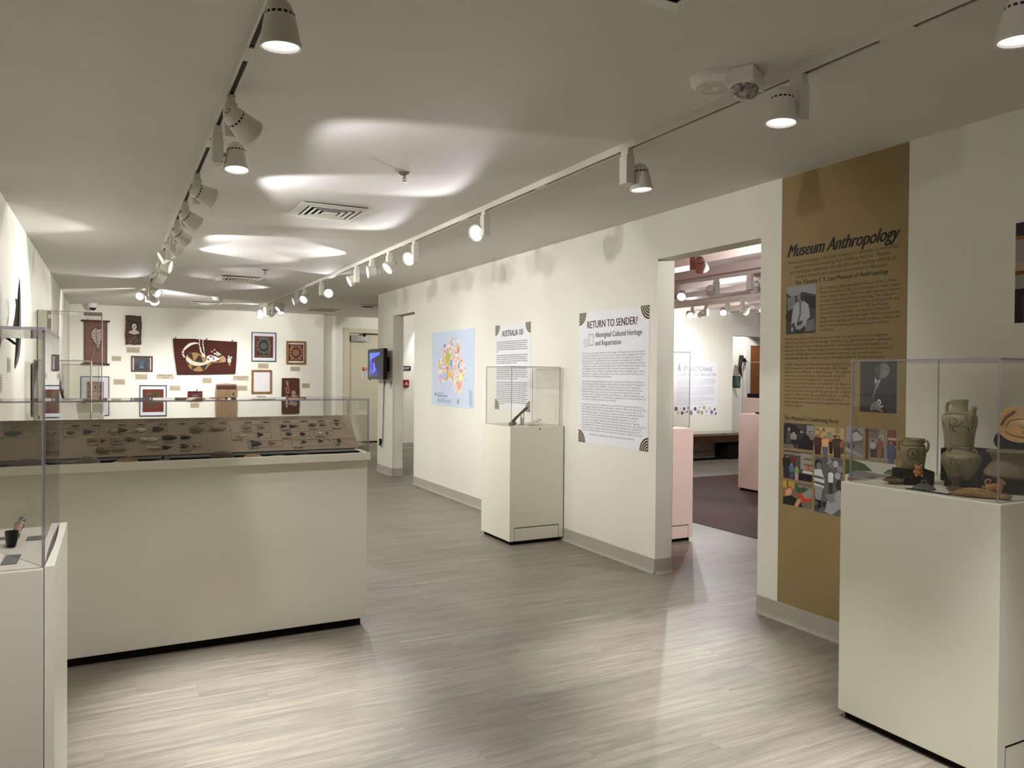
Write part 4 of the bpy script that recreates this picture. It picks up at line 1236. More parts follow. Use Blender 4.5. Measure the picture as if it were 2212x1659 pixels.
def dark_art(f, w, h):
    f.T = lambda a, b_: ((a - 460) / 256 * w, (1208 - b_) / 520 * h)
    for pts in ([(395, 980), (405, 1040), (430, 1050)], [(425, 990), (415, 1050)], [(395, 1100), (400, 1150), (412, 1172), (432, 1165), (440, 1110)], [(392, 1105), (420, 1060), (438, 1100)], [(400, 1195), (404, 1228)]):
        f.stroke(pts, 8, (200, 160, 150))
    f.poly([(408, 1070), (428, 1080), (424, 1120), (408, 1100)], (150, 40, 50))
    for x, y in ((505, 1160), (500, 1222), (540, 1225), (475, 1315), (530, 1325)):
        for r, c in ((31, (168, 158, 150)), (25, (70, 50, 44)), (18, (176, 166, 158)), (9, BLK)):
            f.ell(x, y, r, r, c)
    f.poly([(404, 1272), (428, 1320), (404, 1388), (382, 1320)], CREAM)
    f.poly([(404, 1284), (420, 1320), (404, 1372), (390, 1320)], BLK)
    f.ell(404, 1316, 5, 7, CREAM)


bark('bark_painting', 'dark brown bark painting with white rings and a pink figure', (2.816, 3.131, 0.625, 1.287), (78, 46, 36), lambda w, h: wavy(-w / 2, w / 2, -h / 2, h / 2, 0.003, random.Random(6), bow=0.004), dark_art, thick=0.02)


def small_art(f, w, h):
    f.ell(0, 0.01, 0.055, 0.022, (70, 84, 78))
    f.stroke([(-0.1, 0.02), (-0.05, 0.045), (0.03, 0.04), (0.09, 0.01)], 0.006, (112, 84, 80))
    f.stroke([(0.06, 0.06), (0.11, 0.03)], 0.006, (150, 110, 104))
    f.stroke([(-0.06, -0.03), (0.0, -0.045), (0.07, -0.03)], 0.006, (112, 84, 80))


bark('bark_painting', 'small dark red bark painting below the kangaroo', (1.191, 1.435, 0.868, 1.047), (82, 24, 26), lambda w, h: wavy(-w / 2, w / 2, -h / 2, h / 2, 0.002, random.Random(8)), small_art, peg=((0.03, 0.1),))


def scroll_art(f, w, h):
    f.T = lambda a, b_: ((a - 800) / 330 * w, (505 - b_) / 570 * h)
    f.rect(655, 225, 945, 785, (96, 62, 54))
    f.rect(670, 240, 925, 770, (112, 74, 62))
    f.poly([(800, 290), (830, 320), (880, 300), (900, 380), (885, 480), (860, 570), (825, 640), (800, 560), (770, 510), (730, 450), (722, 390), (750, 330)], (64, 46, 42))
    f.poly([(800, 310), (830, 338), (876, 322), (888, 390), (870, 480), (846, 560), (826, 600), (806, 530), (778, 490), (744, 440), (738, 390), (762, 340)], (178, 160, 144))
    for k in range(5):
        f.stroke([(745, 380 + k * 34), (800, 400 + k * 36), (880, 360 + k * 40)], 7, (92, 70, 62))
    f.stroke([(800, 320), (815, 460), (826, 620)], 8, (74, 54, 48))
    f.stroke([(750, 520), (775, 600), (750, 640), (720, 720)], 9, (62, 44, 40))
    f.stroke([(775, 560), (770, 640), (745, 720)], 6, (150, 124, 110))


t, w, h = farthing('hanging_scroll', 'brown hanging painting of a leaf on wooden rods in the left corner', 'hanging painting', (-0.418, -0.068, 1.504, 2.237), 'bark paintings on the far wall')
MB().box(-w / 2, w / 2, -h / 2, h / 2, 0.012, 0.02).build('scroll_sheet', M['darkwood'], t)
f = Flat()
f.z = 0.0204
scroll_art(f, w, h)
f.build('painted_design', t)
for z in (h / 2 - 0.005, -h / 2 + 0.0):
    MB().tube([(-w / 2 - 0.04, z, 0.026), (w / 2 + 0.035, z, 0.026)], 0.017, 10).build('scroll_rod', M['darkwood'], t, smooth=60)
MB().box(-0.12, -0.108, h / 2, h / 2 + 0.045, 0, 0.02).box(0.03, 0.042, h / 2, h / 2 + 0.045, 0, 0.02).build('hanging_peg', M['metal'], t)


def rings_art(f, w, h, bg, fg, seed, cx=0.0, cy=0.0, s=0.5):
    rg = random.Random(seed)
    for k in range(12):
        a = 2 * math.pi * k / 12
        f.stroke([(cx + s * w * 0.36 * math.cos(a), cy + s * h * 0.36 * math.sin(a)), (cx + s * w * 0.62 * math.cos(a), cy + s * h * 0.6 * math.sin(a))], 0.014, fg)
        f.ell(cx + s * w * 0.5 * math.cos(a + 0.26), cy + s * h * 0.5 * math.sin(a + 0.26), 0.018, 0.012, (fg[0] - 30, fg[1] - 30, fg[2] - 30), a)
    for r, c in ((0.27, fg), (0.23, bg), (0.18, fg), (0.14, bg), (0.09, fg), (0.05, bg)):
        f.ell(cx, cy, s * w * r, s * w * r, c)


def a_redmat(f, w, h):
    f.rect(-0.115, -0.175, 0.115, 0.185, (92, 82, 64))
    f.rect(-0.115, -0.15, 0.08, 0.15, (44, 42, 42))
    rings_art(f, w, h, (44, 42, 42), (122, 124, 112), 1, 0.0, 0.02, 0.5)


wall_picture('framed_print', 'black framed print of dark circles on a red mat, upper right of the kangaroo', (2.273, 2.711, 1.593, 2.132), 0.014, M['navy'], [((0.014, 0.014), (212, 212, 214)), ((0.052, 0.07), (104, 46, 40))], a_redmat)


def a_redprint(f, w, h):
    f.rect(-0.115, -0.135, 0.115, 0.15, (86, 66, 46))
    rg = random.Random(3)
    for k in range(26):
        x, y = rg.uniform(-0.1, 0.1), rg.uniform(-0.12, 0.13)
        f.stroke([(x - 0.03, y), (x + 0.03, y + rg.uniform(-0.015, 0.015))], 0.008, (108, 90, 66) if k % 2 else (62, 50, 42), 0.0078)
    f.ell(0.05, -0.09, 0.035, 0.03, (130, 60, 52))


wall_picture('framed_print', 'black framed print with a wide red mat behind the flint case', (0.422, 0.853, 0.614, 1.154), 0.015, M['navy'], [((0.015, 0.015), (216, 218, 222)), ((0.05, 0.072), (106, 48, 40))], a_redprint)


def a_brown(f, w, h):
    rings_art(f, w, h, (88, 58, 46), (186, 140, 104), 2, 0, 0, 0.62)
    for sx in (-1, 1):
        for sy in (-1, 1):
            f.stroke([(sx * 0.06, sy * 0.08), (sx * 0.1, sy * 0.135)], 0.02, (170, 126, 96))
            f.ell(sx * 0.095, sy * 0.06, 0.012, 0.012, (196, 160, 124))
    for k in range(7):
        f.rect(-0.1 + k * 0.03, 0.12, -0.085 + k * 0.03, 0.15, (150, 96, 74), f.z + 0.0001)
        f.rect(-0.1 + k * 0.03, -0.15, -0.085 + k * 0.03, -0.12, (150, 96, 74), f.z + 0.0001)


wall_picture('framed_print', 'brown wooden frame holding an orange sunburst on black', (2.897, 3.257, 1.55, 1.986), 0.034, M['wood'], [((0.034, 0.034), (228, 222, 208)), ((0.046, 0.06), (34, 26, 34)), ((0.062, 0.075), (92, 56, 44))], a_brown, deep=0.035)
wall_picture('framed_print', 'wooden frame around a blank white sheet', (2.275, 2.638, 1.002, 1.438), 0.034, M['wood'], [((0.034, 0.034), (226, 222, 220))], lambda f, w, h: f.rect(-0.02, -0.14, -0.016, 0.12, (206, 200, 198)), deep=0.03)


def a_small(f, w, h):
    rg = random.Random(12)
    for k in range(34):
        x, y = rg.uniform(-0.115, 0.115), rg.uniform(-0.085, 0.085)
        f.ell(x, y, rg.uniform(0.006, 0.02), rg.uniform(0.006, 0.02), rg.choice([(70, 64, 66), (52, 58, 76), (90, 76, 72), (40, 44, 60)]), z=0.0072 + k * 0.00001)
    f.z = 0.0078
    f.poly([(-0.04, -0.09), (-0.03, 0.03), (-0.01, 0.06), (0.02, 0.03), (0.03, -0.08)], (58, 76, 104))
    f.stroke([(-0.03, -0.07), (0.0, -0.05), (0.03, -0.075)], 0.006, (176, 172, 170))
    f.ell(0.09, -0.04, 0.012, 0.016, (130, 70, 76))


wall_picture('framed_print', 'small brown framed dark blue picture left of the kangaroo', (0.292, 0.631, 1.386, 1.658), 0.026, M['darkwood'], [((0.026, 0.02), (216, 206, 184)), ((0.045, 0.022), (36, 34, 40))], a_small)


def a_low(f, w, h):
    rg = random.Random(21)
    f.rect(-0.125, -0.245, 0.13, 0.245, (140, 112, 98))
    for k in range(3):
        x = -0.075 + k * 0.078
        f.poly([(x - 0.028, -0.2), (x - 0.032, 0.19), (x, 0.225), (x + 0.032, 0.19), (x + 0.028, -0.2)], [(112, 84, 70), (160, 134, 106), (104, 70, 60)][k])
        for j in range(9):
            f.stroke([(x - 0.022, -0.18 + j * 0.042), (x + 0.022, -0.165 + j * 0.042)], 0.008, (196, 172, 150) if j % 2 else (70, 50, 46), f.z + 0.00005)
        f.ell(x, 0.14, 0.014, 0.02, (60, 42, 38))


wall_picture('framed_print', 'thin framed print of three patterned figures low in the left corner', (-0.464, -0.038, 0.637, 1.301), 0.010, M['navy'], [((0.010, 0.010), (204, 204, 208))], a_low)

# caption cards
CARDS = [((-0.005, 0.143, 1.564, 1.65), 'beside the lower end of the leaf painting'), ((0.024, 0.2, 1.161, 1.256), 'right of the three figure print'), ((0.22, 0.427, 1.711, 1.806), 'under the haloed figure'), ((0.357, 0.551, 1.25, 1.346), 'under the small dark blue picture'), ((0.897, 1.077, 1.056, 1.146), 'at the upper right of the red matted print behind the case'), ((1.435, 1.59, 1.188, 1.288), 'centred under the kangaroo'), ((1.237, 1.382, 0.751, 0.841), 'under the small dark red bark'), ((2.033, 2.202, 1.054, 1.147), 'at the upper right of the chevron bark'), ((2.389, 2.579, 1.464, 1.559), 'between the red matted print and the blank frame'), ((2.366, 2.531, 0.865, 0.959), 'under the blank white frame'), ((2.975, 3.155, 1.419, 1.506), 'under the sunburst picture'), ((3.191, 3.339, 1.104, 1.192), 'right of the dark bark with rings')]
rg = random.Random(31)
for bx, where in CARDS:
    t, w, h = farthing('caption_card', 'small tan caption card ' + where, 'caption card', bx, 'caption cards on the far wall')
    sheet(t, w, h, (186, 170, 144), 0.004, 'card')
    f = Flat()
    for k in range(5):
        f.words(-w * 0.42, h * 0.27 - k * h * 0.15, w * (0.84 if k else 0.5), h * 0.07, (140, 126, 104), rg, 0.0045)
    f.build('card_print', t)
for bx, where in (((0.69, 0.964, 1.259, 1.349), 'left of the kangaroo, by the dark blue picture'), ((1.952, 2.226, 1.24, 1.325), 'right of the kangaroo, above the chevron bark')):
    t, w, h = farthing('notice_card', 'tan notice PLEASE DO NOT TOUCH ' + where, 'sign', bx, 'notices on the far wall')
    sheet(t, w, h, (192, 176, 152), 0.004, 'card')
    Flat().text(0, 0.008, 'PLEASE DO NOT', 0.034, (52, 40, 36), 'C', width=0.222, bold=0.014, z=0.0046).text(0, -0.03, 'TOUCH', 0.034, (52, 40, 36), 'C', width=0.105, bold=0.014, z=0.0046).build('card_print', t)

# ------------------------------------------------------------------ plinths and their acrylic covers
def plinth(label, x0, x1, y0, y1, h, m='plinth', toe=0.03, face=None, group='display plinths', dot=None, side_lip=False):
    """face: (axis, sign) of the side that carries the low access panel."""
    cx, cy = (x0 + x1) / 2, (y0 + y1) / 2
    t = thing('display_plinth', label, 'display plinth', (cx, cy, 0), 0, group)
    a, b_ = (x1 - x0) / 2, (y1 - y0) / 2
    MB().box(-a, a, -b_, b_, toe, h).build('plinth_body', M[m], t, bevel=0.003)
    MB().box(-a + 0.02, a - 0.02, -b_ + 0.02, b_ - 0.02, 0, toe + 0.001).build('toe_kick', M['gap'], t)
    if face:
        w, hh = (a if face[0] == 'y' else b_) - 0.045, 0.105
        g = MB()
        if face[0] == 'y':
            y = face[1] * b_
            e = (min(y, y + face[1] * 0.0006), max(y, y + face[1] * 0.0006))
            g.box(-w, w, e[0], e[1], toe + hh, toe + hh + 0.006).box(-w, -w + 0.002, e[0], e[1], toe, toe + hh).box(w - 0.002, w, e[0], e[1], toe, toe + hh)
        g.build('access_panel_gap', M['gap'], t)
    if dot:
        n = MB().lathe([(0.0, 0.0), (0.0065, 0.0006), (0.0065, -0.004)], 14)
        n.xform(Matrix.Translation((dot[0] - cx, -b_, dot[1])) @ Matrix.Rotation(math.radians(90), 4, 'X'))
        n.build('lock_hole', M['gap'], t)
    return t


def cover(label, x0, x1, y0, y1, z0, z1, th=0.0065, group='clear display covers'):
    cx, cy = (x0 + x1) / 2, (y0 + y1) / 2
    t = thing('display_cover', label, 'display cover', (cx, cy, z0), 0, group)
    a, b_, h = (x1 - x0) / 2, (y1 - y0) / 2, z1 - z0
    mm = [M['acr'], M['acre']]
    e = 0.0004
    MB().box(-a, a, -b_, -b_ + th, 0, h - th - e, thin=1).build('side_panel', mm, t)
    MB().box(-a, a, b_ - th, b_, 0, h - th - e, thin=1).build('side_panel', mm, t)
    MB().box(-a, -a + th, -b_ + th + e, b_ - th - e, 0, h - th - e, thin=0).build('side_panel', mm, t)
    MB().box(a - th, a, -b_ + th + e, b_ - th - e, 0, h - th - e, thin=0).build('side_panel', mm, t)
    MB().box(-a, a, -b_, b_, h - th, h, thin=2).build('top_panel', mm, t)
    return t


PT = 0.96
# (a) near left plinth with the pipe
plinth('near left white plinth with a bowed side board, pipe on top', -0.615, -0.128, 1.906, 2.44, PT, 'plinthgrey')
t = thing('side_board', 'thin white side board standing proud of the near left plinth', 'board', (-0.117, 2.175, 0))
n = 10
vs, fs = [], []
for k in range(n + 1):
    y = -0.269 + 0.538 * k / n
    o = -0.0095 + 0.005 * math.sin(math.pi * k / n)
    for z in (0.0, PT + 0.004):
        vs += [(o, y, z), (0.009, y, z)]
for k in range(n):
    i, j = k * 4, k * 4 + 4
    fs += [[i, i + 2, j + 2, j], [i + 1, j + 1, j + 3, i + 3], [i + 2, i + 3, j + 3, j + 2], [i, j, j + 1, i + 1]]
fs += [[0, 1, 3, 2], [n * 4, n * 4 + 2, n * 4 + 3, n * 4 + 1]]
MB().add(vs, fs).build('board_panel', M['plinth'], t)
cover('clear acrylic cover over the tobacco pipe, on the near left plinth', -0.60, -0.1265, 1.915, 2.43, PT, 1.474)
t = thing('tobacco_pipe', 'dark wooden tobacco pipe with banded stem lying on the near left plinth', 'pipe', (-0.215, 2.287, PT))
MB().tube([(0.004, -0.125, 0.004), (0.004, -0.118, 0.02), (0.004, -0.112, 0.038)], [0.010, 0.013, 0.015], 14).build('pipe_bowl', M['tv'], t, smooth=50)
MB().tube([(0.004, -0.118, 0.012), (0.004, -0.09, 0.012), (0.004, -0.06, 0.015)], [0.011, 0.0095, 0.0085], 12).build('shank', mat('dark_pipe_wood', (52, 32, 24), 0.35, 0.5, var=0.2, scale=40), t, smooth=50)
MB().tube([(0.004, -0.062, 0.015), (0.004, 0.02, 0.02), (0.004, 0.05, 0.022)], [0.0085, 0.0095, 0.010], 12).build('pipe_stem', mat('warm_pipe_wood', (132, 92, 66), 0.4, 0.4, var=0.2, scale=40), t, smooth=50)
MB().tube([(0.004, 0.05, 0.022), (0.004, 0.085, 0.024), (0.004, 0.1, 0.025), (0.004, 0.112, 0.026), (0.004, 0.124, 0.027)], [0.010, 0.009, 0.006, 0.0085, 0.005], 12).build('mouthpiece', M['tv'], t, smooth=50)
for k, y in enumerate((-0.05, 0.045)):
    MB().tube([(0.004, y, 0.0155 + k * 0.006), (0.004, y + 0.012, 0.016 + k * 0.006)], 0.0115, 12).build('metal_band', M['metal'], t, smooth=50)
M['greycard'] = mat('grey_card', (112, 110, 108), 0.6, 0.2, var=0.05, scale=60)
for x, y, w, d, lab in ((-0.236, 2.287, 0.042, 0.032, 'small grey label card left of the pipe'), (-0.168, 2.26, 0.04, 0.05, 'small grey label card right of the pipe'), (-0.198, 2.023, 0.03, 0.095, 'long grey label card at the front below the pipe bowl')):
    t = thing('label_card', lab, 'label card', (x, y, PT), 0, 'cards beside the pipe')
    MB().box(-w / 2, w / 2, -d / 2, d / 2, 0, 0.002).build('card', M['greycard'], t)

# (b) plinth against the right wall, between the two text panels
plinth('square white plinth between the two text panels, with a small lock hole', 2.85, 3.355, 5.50, 6.035, PT, face=('y', -1), dot=(3.128, 0.937))
cover('clear acrylic cover over the dark war club, by the right wall', 2.874, 3.335, 5.525, 6.01, PT, 1.452)
t = thing('war_club', 'dark wooden club with a boat shaped head propped inside the cover', 'club', (2.965, 5.68, PT))
MB().tube([(0.0, -0.005, 0.028), (0.035, 0.01, 0.06), (0.075, 0.02, 0.088), (0.11, 0.03, 0.112), (0.14, 0.035, 0.134), (0.165, 0.04, 0.147)], [0.017, 0.0125, 0.011, 0.0115, 0.0125, 0.007], 12).build('club_handle', mat('club_wood', (66, 58, 54), 0.4, 0.5, var=0.2, scale=30), t, smooth=60)
b = MB()
b.tube([(-0.043, -0.024, 0.014), (-0.03, -0.017, 0.014), (-0.01, -0.006, 0.017), (0.015, 0.008, 0.017), (0.035, 0.018, 0.016), (0.05, 0.027, 0.018)], [0.004, 0.013, 0.0165, 0.016, 0.011, 0.003], 12, flat=1.35)
b.build('club_head', mat('club_head_wood', (98, 88, 86), 0.35, 0.5, var=0.15, scale=30), t, smooth=60)
t = thing('object_stand', 'clear acrylic prongs holding up the dark club', 'stand', (3.06, 5.715, PT))
MB().box(-0.03, 0.03, -0.02, 0.02, 0, 0.004).box(-0.004, 0.004, -0.012, -0.008, 0.004, 0.085).box(0.02, 0.028, -0.012, -0.008, 0.004, 0.105).box(0.012, 0.016, -0.012, 0.03, 0.004, 0.06).build('prongs', M['acre'], t)
t = thing('label_card', 'white label card on a sloped clear stand beside the club', 'label card', (3.155, 5.655, PT), math.radians(-12))
MB().prism([(-0.055, 0.0), (0.055, 0.0), (0.055, 0.045), (0.052, 0.045)], -0.07, 0.07, plane='xz').build('sloped_stand', M['acr'], t)
n = MB().box(-0.06, 0.06, -0.05, 0.05, 0.0, 0.002)
n.xform(Matrix.Translation((0.0, -0.01, 0.03)) @ Matrix.Rotation(math.radians(-22), 4, 'Y'))
n.build('card', mat('card_white', (206, 200, 184), 0.5, 0.3, var=0.02, scale=40), t)

def remesh(o, v, it=4):
    r = o.modifiers.new('fuse', 'REMESH')
    r.mode = 'VOXEL'
    r.voxel_size = v
    r.use_smooth_shade = True
    s = o.modifiers.new('soften', 'SMOOTH')
    s.iterations = it
    s.factor = 0.5
    return o


# (c) right foreground plinth with the ceramics
plinth('large white plinth at lower right carrying the ceramics', 2.63, 3.24, 1.515, 2.15, PT, face=('y', -1))
cover('large clear acrylic cover over the ceramics, right foreground', 2.657, 3.215, 1.538, 2.13, PT, 1.452)
BLKC = M['black']


def riser(label, x, y, w, d, h, rz=0.0):
    t = thing('display_riser', label, 'display riser', (x, y, PT), math.radians(rz), 'black risers under the ceramics')
    MB().box(-w / 2, w / 2, -d / 2, d / 2, 0, h).build('riser_block', BLKC, t, bevel=0.004)
    return t


riser('low black riser under the two handled jar', 2.875, 2.005, 0.125, 0.12, 0.052, -38)
riser('small black step under the orange figurine', 2.817, 1.942, 0.105, 0.034, 0.034, -38)
riser('long tall black riser at the back, under the spouted ewer and the plate', 3.115, 1.775, 0.16, 0.44, 0.135, 0)
riser('thin black riser under the round shouldered jar', 2.90, 1.815, 0.10, 0.10, 0.033, -38)
riser('black riser under the wide mouthed spittoon', 2.945, 1.665, 0.13, 0.11, 0.053, -38)
CAMD = Vector((-0.83, -0.56, 0)).normalized()
CAMR = Vector((0.56, -0.83, 0))


def rad(prof, z):
    for (r0_, z0), (r1, z1) in zip(prof, prof[1:]):
        if z0 <= z <= z1 and z1 > z0:
            return r0_ + (r1 - r0_) * (z - z0) / (z1 - z0)
    return prof[0][0]


def motif(prof, strokes, w, parent, m, name='painted_motif'):
    """Brush strokes lying on the wall of a pot: (angle in degrees from the viewer, height)."""
    b = MB()
    for s in strokes:
        path = []
        for a, z in s:
            d = Matrix.Rotation(math.radians(a), 3, 'Z') @ CAMD
            path.append(d * (rad(prof, z) - w * 0.55) + Vector((0, 0, z)))
        b.tube(path, w, 6)
    return b.build(name, m, parent, smooth=60)


GLZ = mat('olive_tan_glaze', (144, 128, 94), 0.4, 0.45, var=0.18, scale=22)
GLZ2 = mat('grey_tan_glaze', (132, 117, 84), 0.38, 0.45, var=0.2, scale=18)
GLZ3 = mat('matt_grey_clay', (124, 110, 84), 0.6, 0.3, var=0.2, scale=20)
BRN = mat('brown_underglaze', (66, 46, 28), 0.4, 0.4, var=0.2, scale=50)
ORC = mat('orange_clay', (176, 118, 66), 0.5, 0.35, var=0.15, scale=40)
STN = mat('grey_stone', (84, 78, 66), 0.75, 0.2, var=0.2, scale=50, bump=0.3)
TEAL = mat('green_grey_glaze', (84, 88, 78), 0.5, 0.35, var=0.25, scale=60, bump=0.3)

PE = [(0.048, 0), (0.053, 0.003), (0.0535, 0.02), (0.055, 0.05), (0.060, 0.08), (0.0645, 0.105), (0.0648, 0.125), (0.060, 0.140), (0.046, 0.149), (0.032, 0.153), (0.029, 0.165), (0.0295, 0.188), (0.033, 0.198), (0.0315, 0.2005), (0.028, 0.198), (0.0265, 0.165), (0.0, 0.16)]
t = thing('ceramic_ewer', 'tall tan spouted ewer with brown brush marks, highest of the ceramics', 'ewer', (3.06, 1.932, PT + 0.135))
MB().lathe(PE, 40).build('ewer_body', GLZ, t, smooth=60)
q = Matrix.Rotation(math.radians(62), 3, 'Z') @ CAMD
q2 = Matrix.Rotation(math.radians(40), 3, 'Z') @ CAMD
MB().tube([q2 * 0.052 + Vector((0, 0, 0.122)), q2 * 0.066 + Vector((0, 0, 0.146)), q2 * 0.077 + Vector((0, 0, 0.174))], [0.0165, 0.012, 0.0095], 8).build('spout', GLZ, t)
q = Matrix.Rotation(math.radians(-125), 3, 'Z') @ CAMD
MB().tube([q * 0.028 + Vector((0, 0, 0.188)), q * 0.048 + Vector((0, 0, 0.187)), q * 0.056 + Vector((0, 0, 0.165)), q * 0.052 + Vector((0, 0, 0.142))], 0.0055, 8, flat=1.6).build('handle', GLZ, t, smooth=60)
motif(PE, [[(-60, 0.138), (-40, 0.142), (-10, 0.143), (14, 0.138)], [(-34, 0.13), (-36, 0.105), (-34, 0.08)], [(-22, 0.125), (-8, 0.118), (-16, 0.104), (0, 0.1), (6, 0.112)], [(-30, 0.098), (-10, 0.092), (14, 0.096), (28, 0.09), (34, 0.076)], [(-24, 0.09), (-22, 0.074), (-10, 0.07)], [(-66, 0.11), (-64, 0.09)], [(40, 0.12), (46, 0.1), (42, 0.082)], [(16, 0.132), (22, 0.116)]], 0.0034, t, BRN)

PJ = [(0.036, 0), (0.0415, 0.004), (0.042, 0.02), (0.0455, 0.05), (0.0475, 0.075), (0.046, 0.092), (0.0415, 0.1), (0.039, 0.104), (0.039, 0.116), (0.0425, 0.1235), (0.041, 0.126), (0.0375, 0.123), (0.036, 0.1), (0.0, 0.095)]
t = thing('ceramic_jar', 'tan jar with two loop handles and a ringed eye motif', 'jar', (2.868, 2.0, PT + 0.052))
MB().lathe(PJ, 36).build('jar_body', GLZ2, t, smooth=60)
for sgn in (-1, 1):
    q = (CAMR * sgn).normalized()
    MB().tube([q * 0.037 + Vector((0, 0, 0.112)), q * 0.049 + Vector((0, 0, 0.118)), q * 0.0545 + Vector((0, 0, 0.106)), q * 0.053 + Vector((0, 0, 0.086)), q * 0.046 + Vector((0, 0, 0.072))], 0.0046, 8).build('handle', GLZ2, t, smooth=60)
ring = lambda ra, rz_, cz: [[(ra * math.cos(k * math.pi / 10), cz + rz_ * math.sin(k * math.pi / 10)) for k in range(21)]]
motif(PJ, ring(24, 0.0205, 0.068), 0.0034, t, TEAL)
motif(PJ, ring(11, 0.0095, 0.068), 0.0022, t, GLZ3)
motif(PJ, [[(-3, 0.062), (2, 0.075)], [(2, 0.062), (-2, 0.075)]], 0.0032, t, BRN)
motif(PJ, [[(a, 0.0985) for a in range(-180, 190, 15)], [(-80, 0.06), (-60, 0.036), (-35, 0.024), (0, 0.02), (40, 0.028), (66, 0.042), (84, 0.062)]], 0.0026, t, BRN, 'painted_band')

PR = [(0.038, 0), (0.042, 0.003), (0.0435, 0.01), (0.053, 0.03), (0.064, 0.055), (0.0695, 0.076), (0.0665, 0.093), (0.053, 0.104), (0.036, 0.108), (0.0315, 0.111), (0.0315, 0.119), (0.034, 0.1215), (0.031, 0.1205), (0.029, 0.105), (0.0, 0.1)]
t = thing('ceramic_jar', 'round shouldered grey tan jar with a worn animal motif', 'jar', (2.90, 1.822, PT + 0.033))
MB().lathe(PR, 40).build('jar_body', GLZ2, t, smooth=60)
for a in (-70, 76):
    q = Matrix.Rotation(math.radians(a), 3, 'Z') @ CAMD
    MB().tube([q * 0.034 + Vector((0, 0, 0.104)), q * 0.044 + Vector((0, 0, 0.117)), q * 0.054 + Vector((0, 0, 0.104))], 0.0048, 8).build('ear', GLZ2, t, smooth=60)
motif(PR, [[(-42, 0.085), (-30, 0.078), (-34, 0.066), (-24, 0.06)], [(-26, 0.084), (-18, 0.074), (-8, 0.082)], [(-20, 0.07), (-12, 0.058), (-2, 0.066)], [(16, 0.088), (18, 0.07)], [(22, 0.088), (26, 0.076)]], 0.0022, t, BRN)
PS = [(0.055, 0), (0.064, 0.004), (0.083, 0.012), (0.0825, 0.022), (0.069, 0.045), (0.0545, 0.062), (0.0535, 0.07), (0.063, 0.086), (0.0765, 0.1), (0.0745, 0.102), (0.06, 0.088), (0.05, 0.07), (0.0, 0.055)]
t = thing('ceramic_spittoon', 'wide mouthed grey spittoon with a pinched waist, right of the round jar', 'spittoon', (2.945, 1.668, PT + 0.053))
MB().lathe(PS, 40).build('spittoon_body', GLZ3, t, smooth=50)
# plate on a cloth stand
t = thing('plate_stand', 'black cloth covered stand holding the painted plate', 'stand', (3.13, 1.685, PT + 0.135))
n = MB().prism([(-0.055, 0), (0.045, 0), (0.045, 0.15), (0.03, 0.15), (-0.02, 0.075), (-0.05, 0.055)], -0.085, 0.085, plane='xz')
n.ball((-0.02, 0.085, 0.045), (0.04, 0.045, 0.042), 14, 9)
remesh(n.build('cloth_cover', BLKC, t, smooth=60), 0.006, 6)
t.rotation_euler = (0, 0, math.radians(12))
t = thing('painted_plate', 'orange painted plate with a flower, leaning on the black stand', 'plate', (3.062, 1.70, PT + 0.245))
up_ = Vector((0.45, 0.28, 0.86)).normalized()
nrm = (CAMD * 0.88 + Vector((0, 0, 0.48))).normalized()
vx = up_.cross(nrm).normalized()
vy = nrm.cross(vx)
RM = Matrix(((vx.x, vy.x, nrm.x), (vx.y, vy.y, nrm.y), (vx.z, vy.z, nrm.z))).to_4x4()
n = MB().lathe([(0.0, -0.012), (0.03, -0.012), (0.05, -0.006), (0.076, 0.006), (0.077, 0.009), (0.074, 0.009), (0.05, -0.001), (0.03, -0.006), (0.0, -0.007)], 40)
n.xform(RM)
n.build('plate_dish', mat('ochre_plate_glaze', (186, 142, 82), 0.35, 0.45, var=0.1, scale=30), t, smooth=50)
n = MB()
for k in range(9):
    a = math.radians(-70 + k * 22)
    n.tube([(0.008 + 0.008 * math.cos(a), -0.016 + 0.008 * math.sin(a), -0.006), (0.008 + 0.026 * math.cos(a), -0.016 + 0.026 * math.sin(a), -0.0055)], 0.0018, 6)
n.tube([(-0.045, -0.01, -0.003), (-0.03, 0.02, -0.005), (0.0, 0.03, -0.006), (0.03, 0.028, -0.0055), (0.05, 0.01, -0.001)], 0.0018, 6)
n.tube([(-0.06, -0.005, 0.004), (-0.045, 0.03, 0.003), (-0.015, 0.056, 0.003)], 0.004, 6)
n.tube([(-0.05, -0.03, 0.001), (-0.02, -0.045, 0.0), (0.02, -0.055, 0.003)], 0.0016, 6)
n.tube([(0.02, 0.05, 0.002), (0.03, 0.035, -0.003), (0.045, 0.04, 0.001)], 0.002, 6)
n.xform(RM)
n.build('painted_flower', mat('brown_plate_line', (104, 68, 34), 0.4, 0.4, var=0.1, scale=40), t, smooth=60)


# fish
t = thing('ceramic_fish', 'brown glazed ceramic fish with raised scales, lying at the front edge', 'fish figurine', (2.722, 1.648, PT), math.radians(-69.7))
n = MB()
secs = [(-0.092, 0.004, 0.008), (-0.08, 0.016, 0.016), (-0.06, 0.025, 0.024), (-0.03, 0.031, 0.03), (0.0, 0.031, 0.031), (0.03, 0.026, 0.027), (0.055, 0.017, 0.02), (0.066, 0.013, 0.016)]
vs, fs = [], []
for x, a, h in secs:
    for k in range(16):
        an = 2 * math.pi * k / 16
        vs.append((x, a * math.cos(an), h * 0.5 + h * 0.5 * math.sin(an)))
for i in range(len(secs) - 1):
    for k in range(16):
        fs.append([i * 16 + k, (i + 1) * 16 + k, (i + 1) * 16 + (k + 1) % 16, i * 16 + (k + 1) % 16])
fs += [list(range(16)), [(len(secs) - 1) * 16 + k for k in range(16)][::-1]]
n.add(vs, fs)
FISH = mat('brown_fish_glaze', (150, 112, 66), 0.28, 0.5, var=0.2, scale=40)
n.build('fish_body', FISH, t, smooth=60)
n = MB()
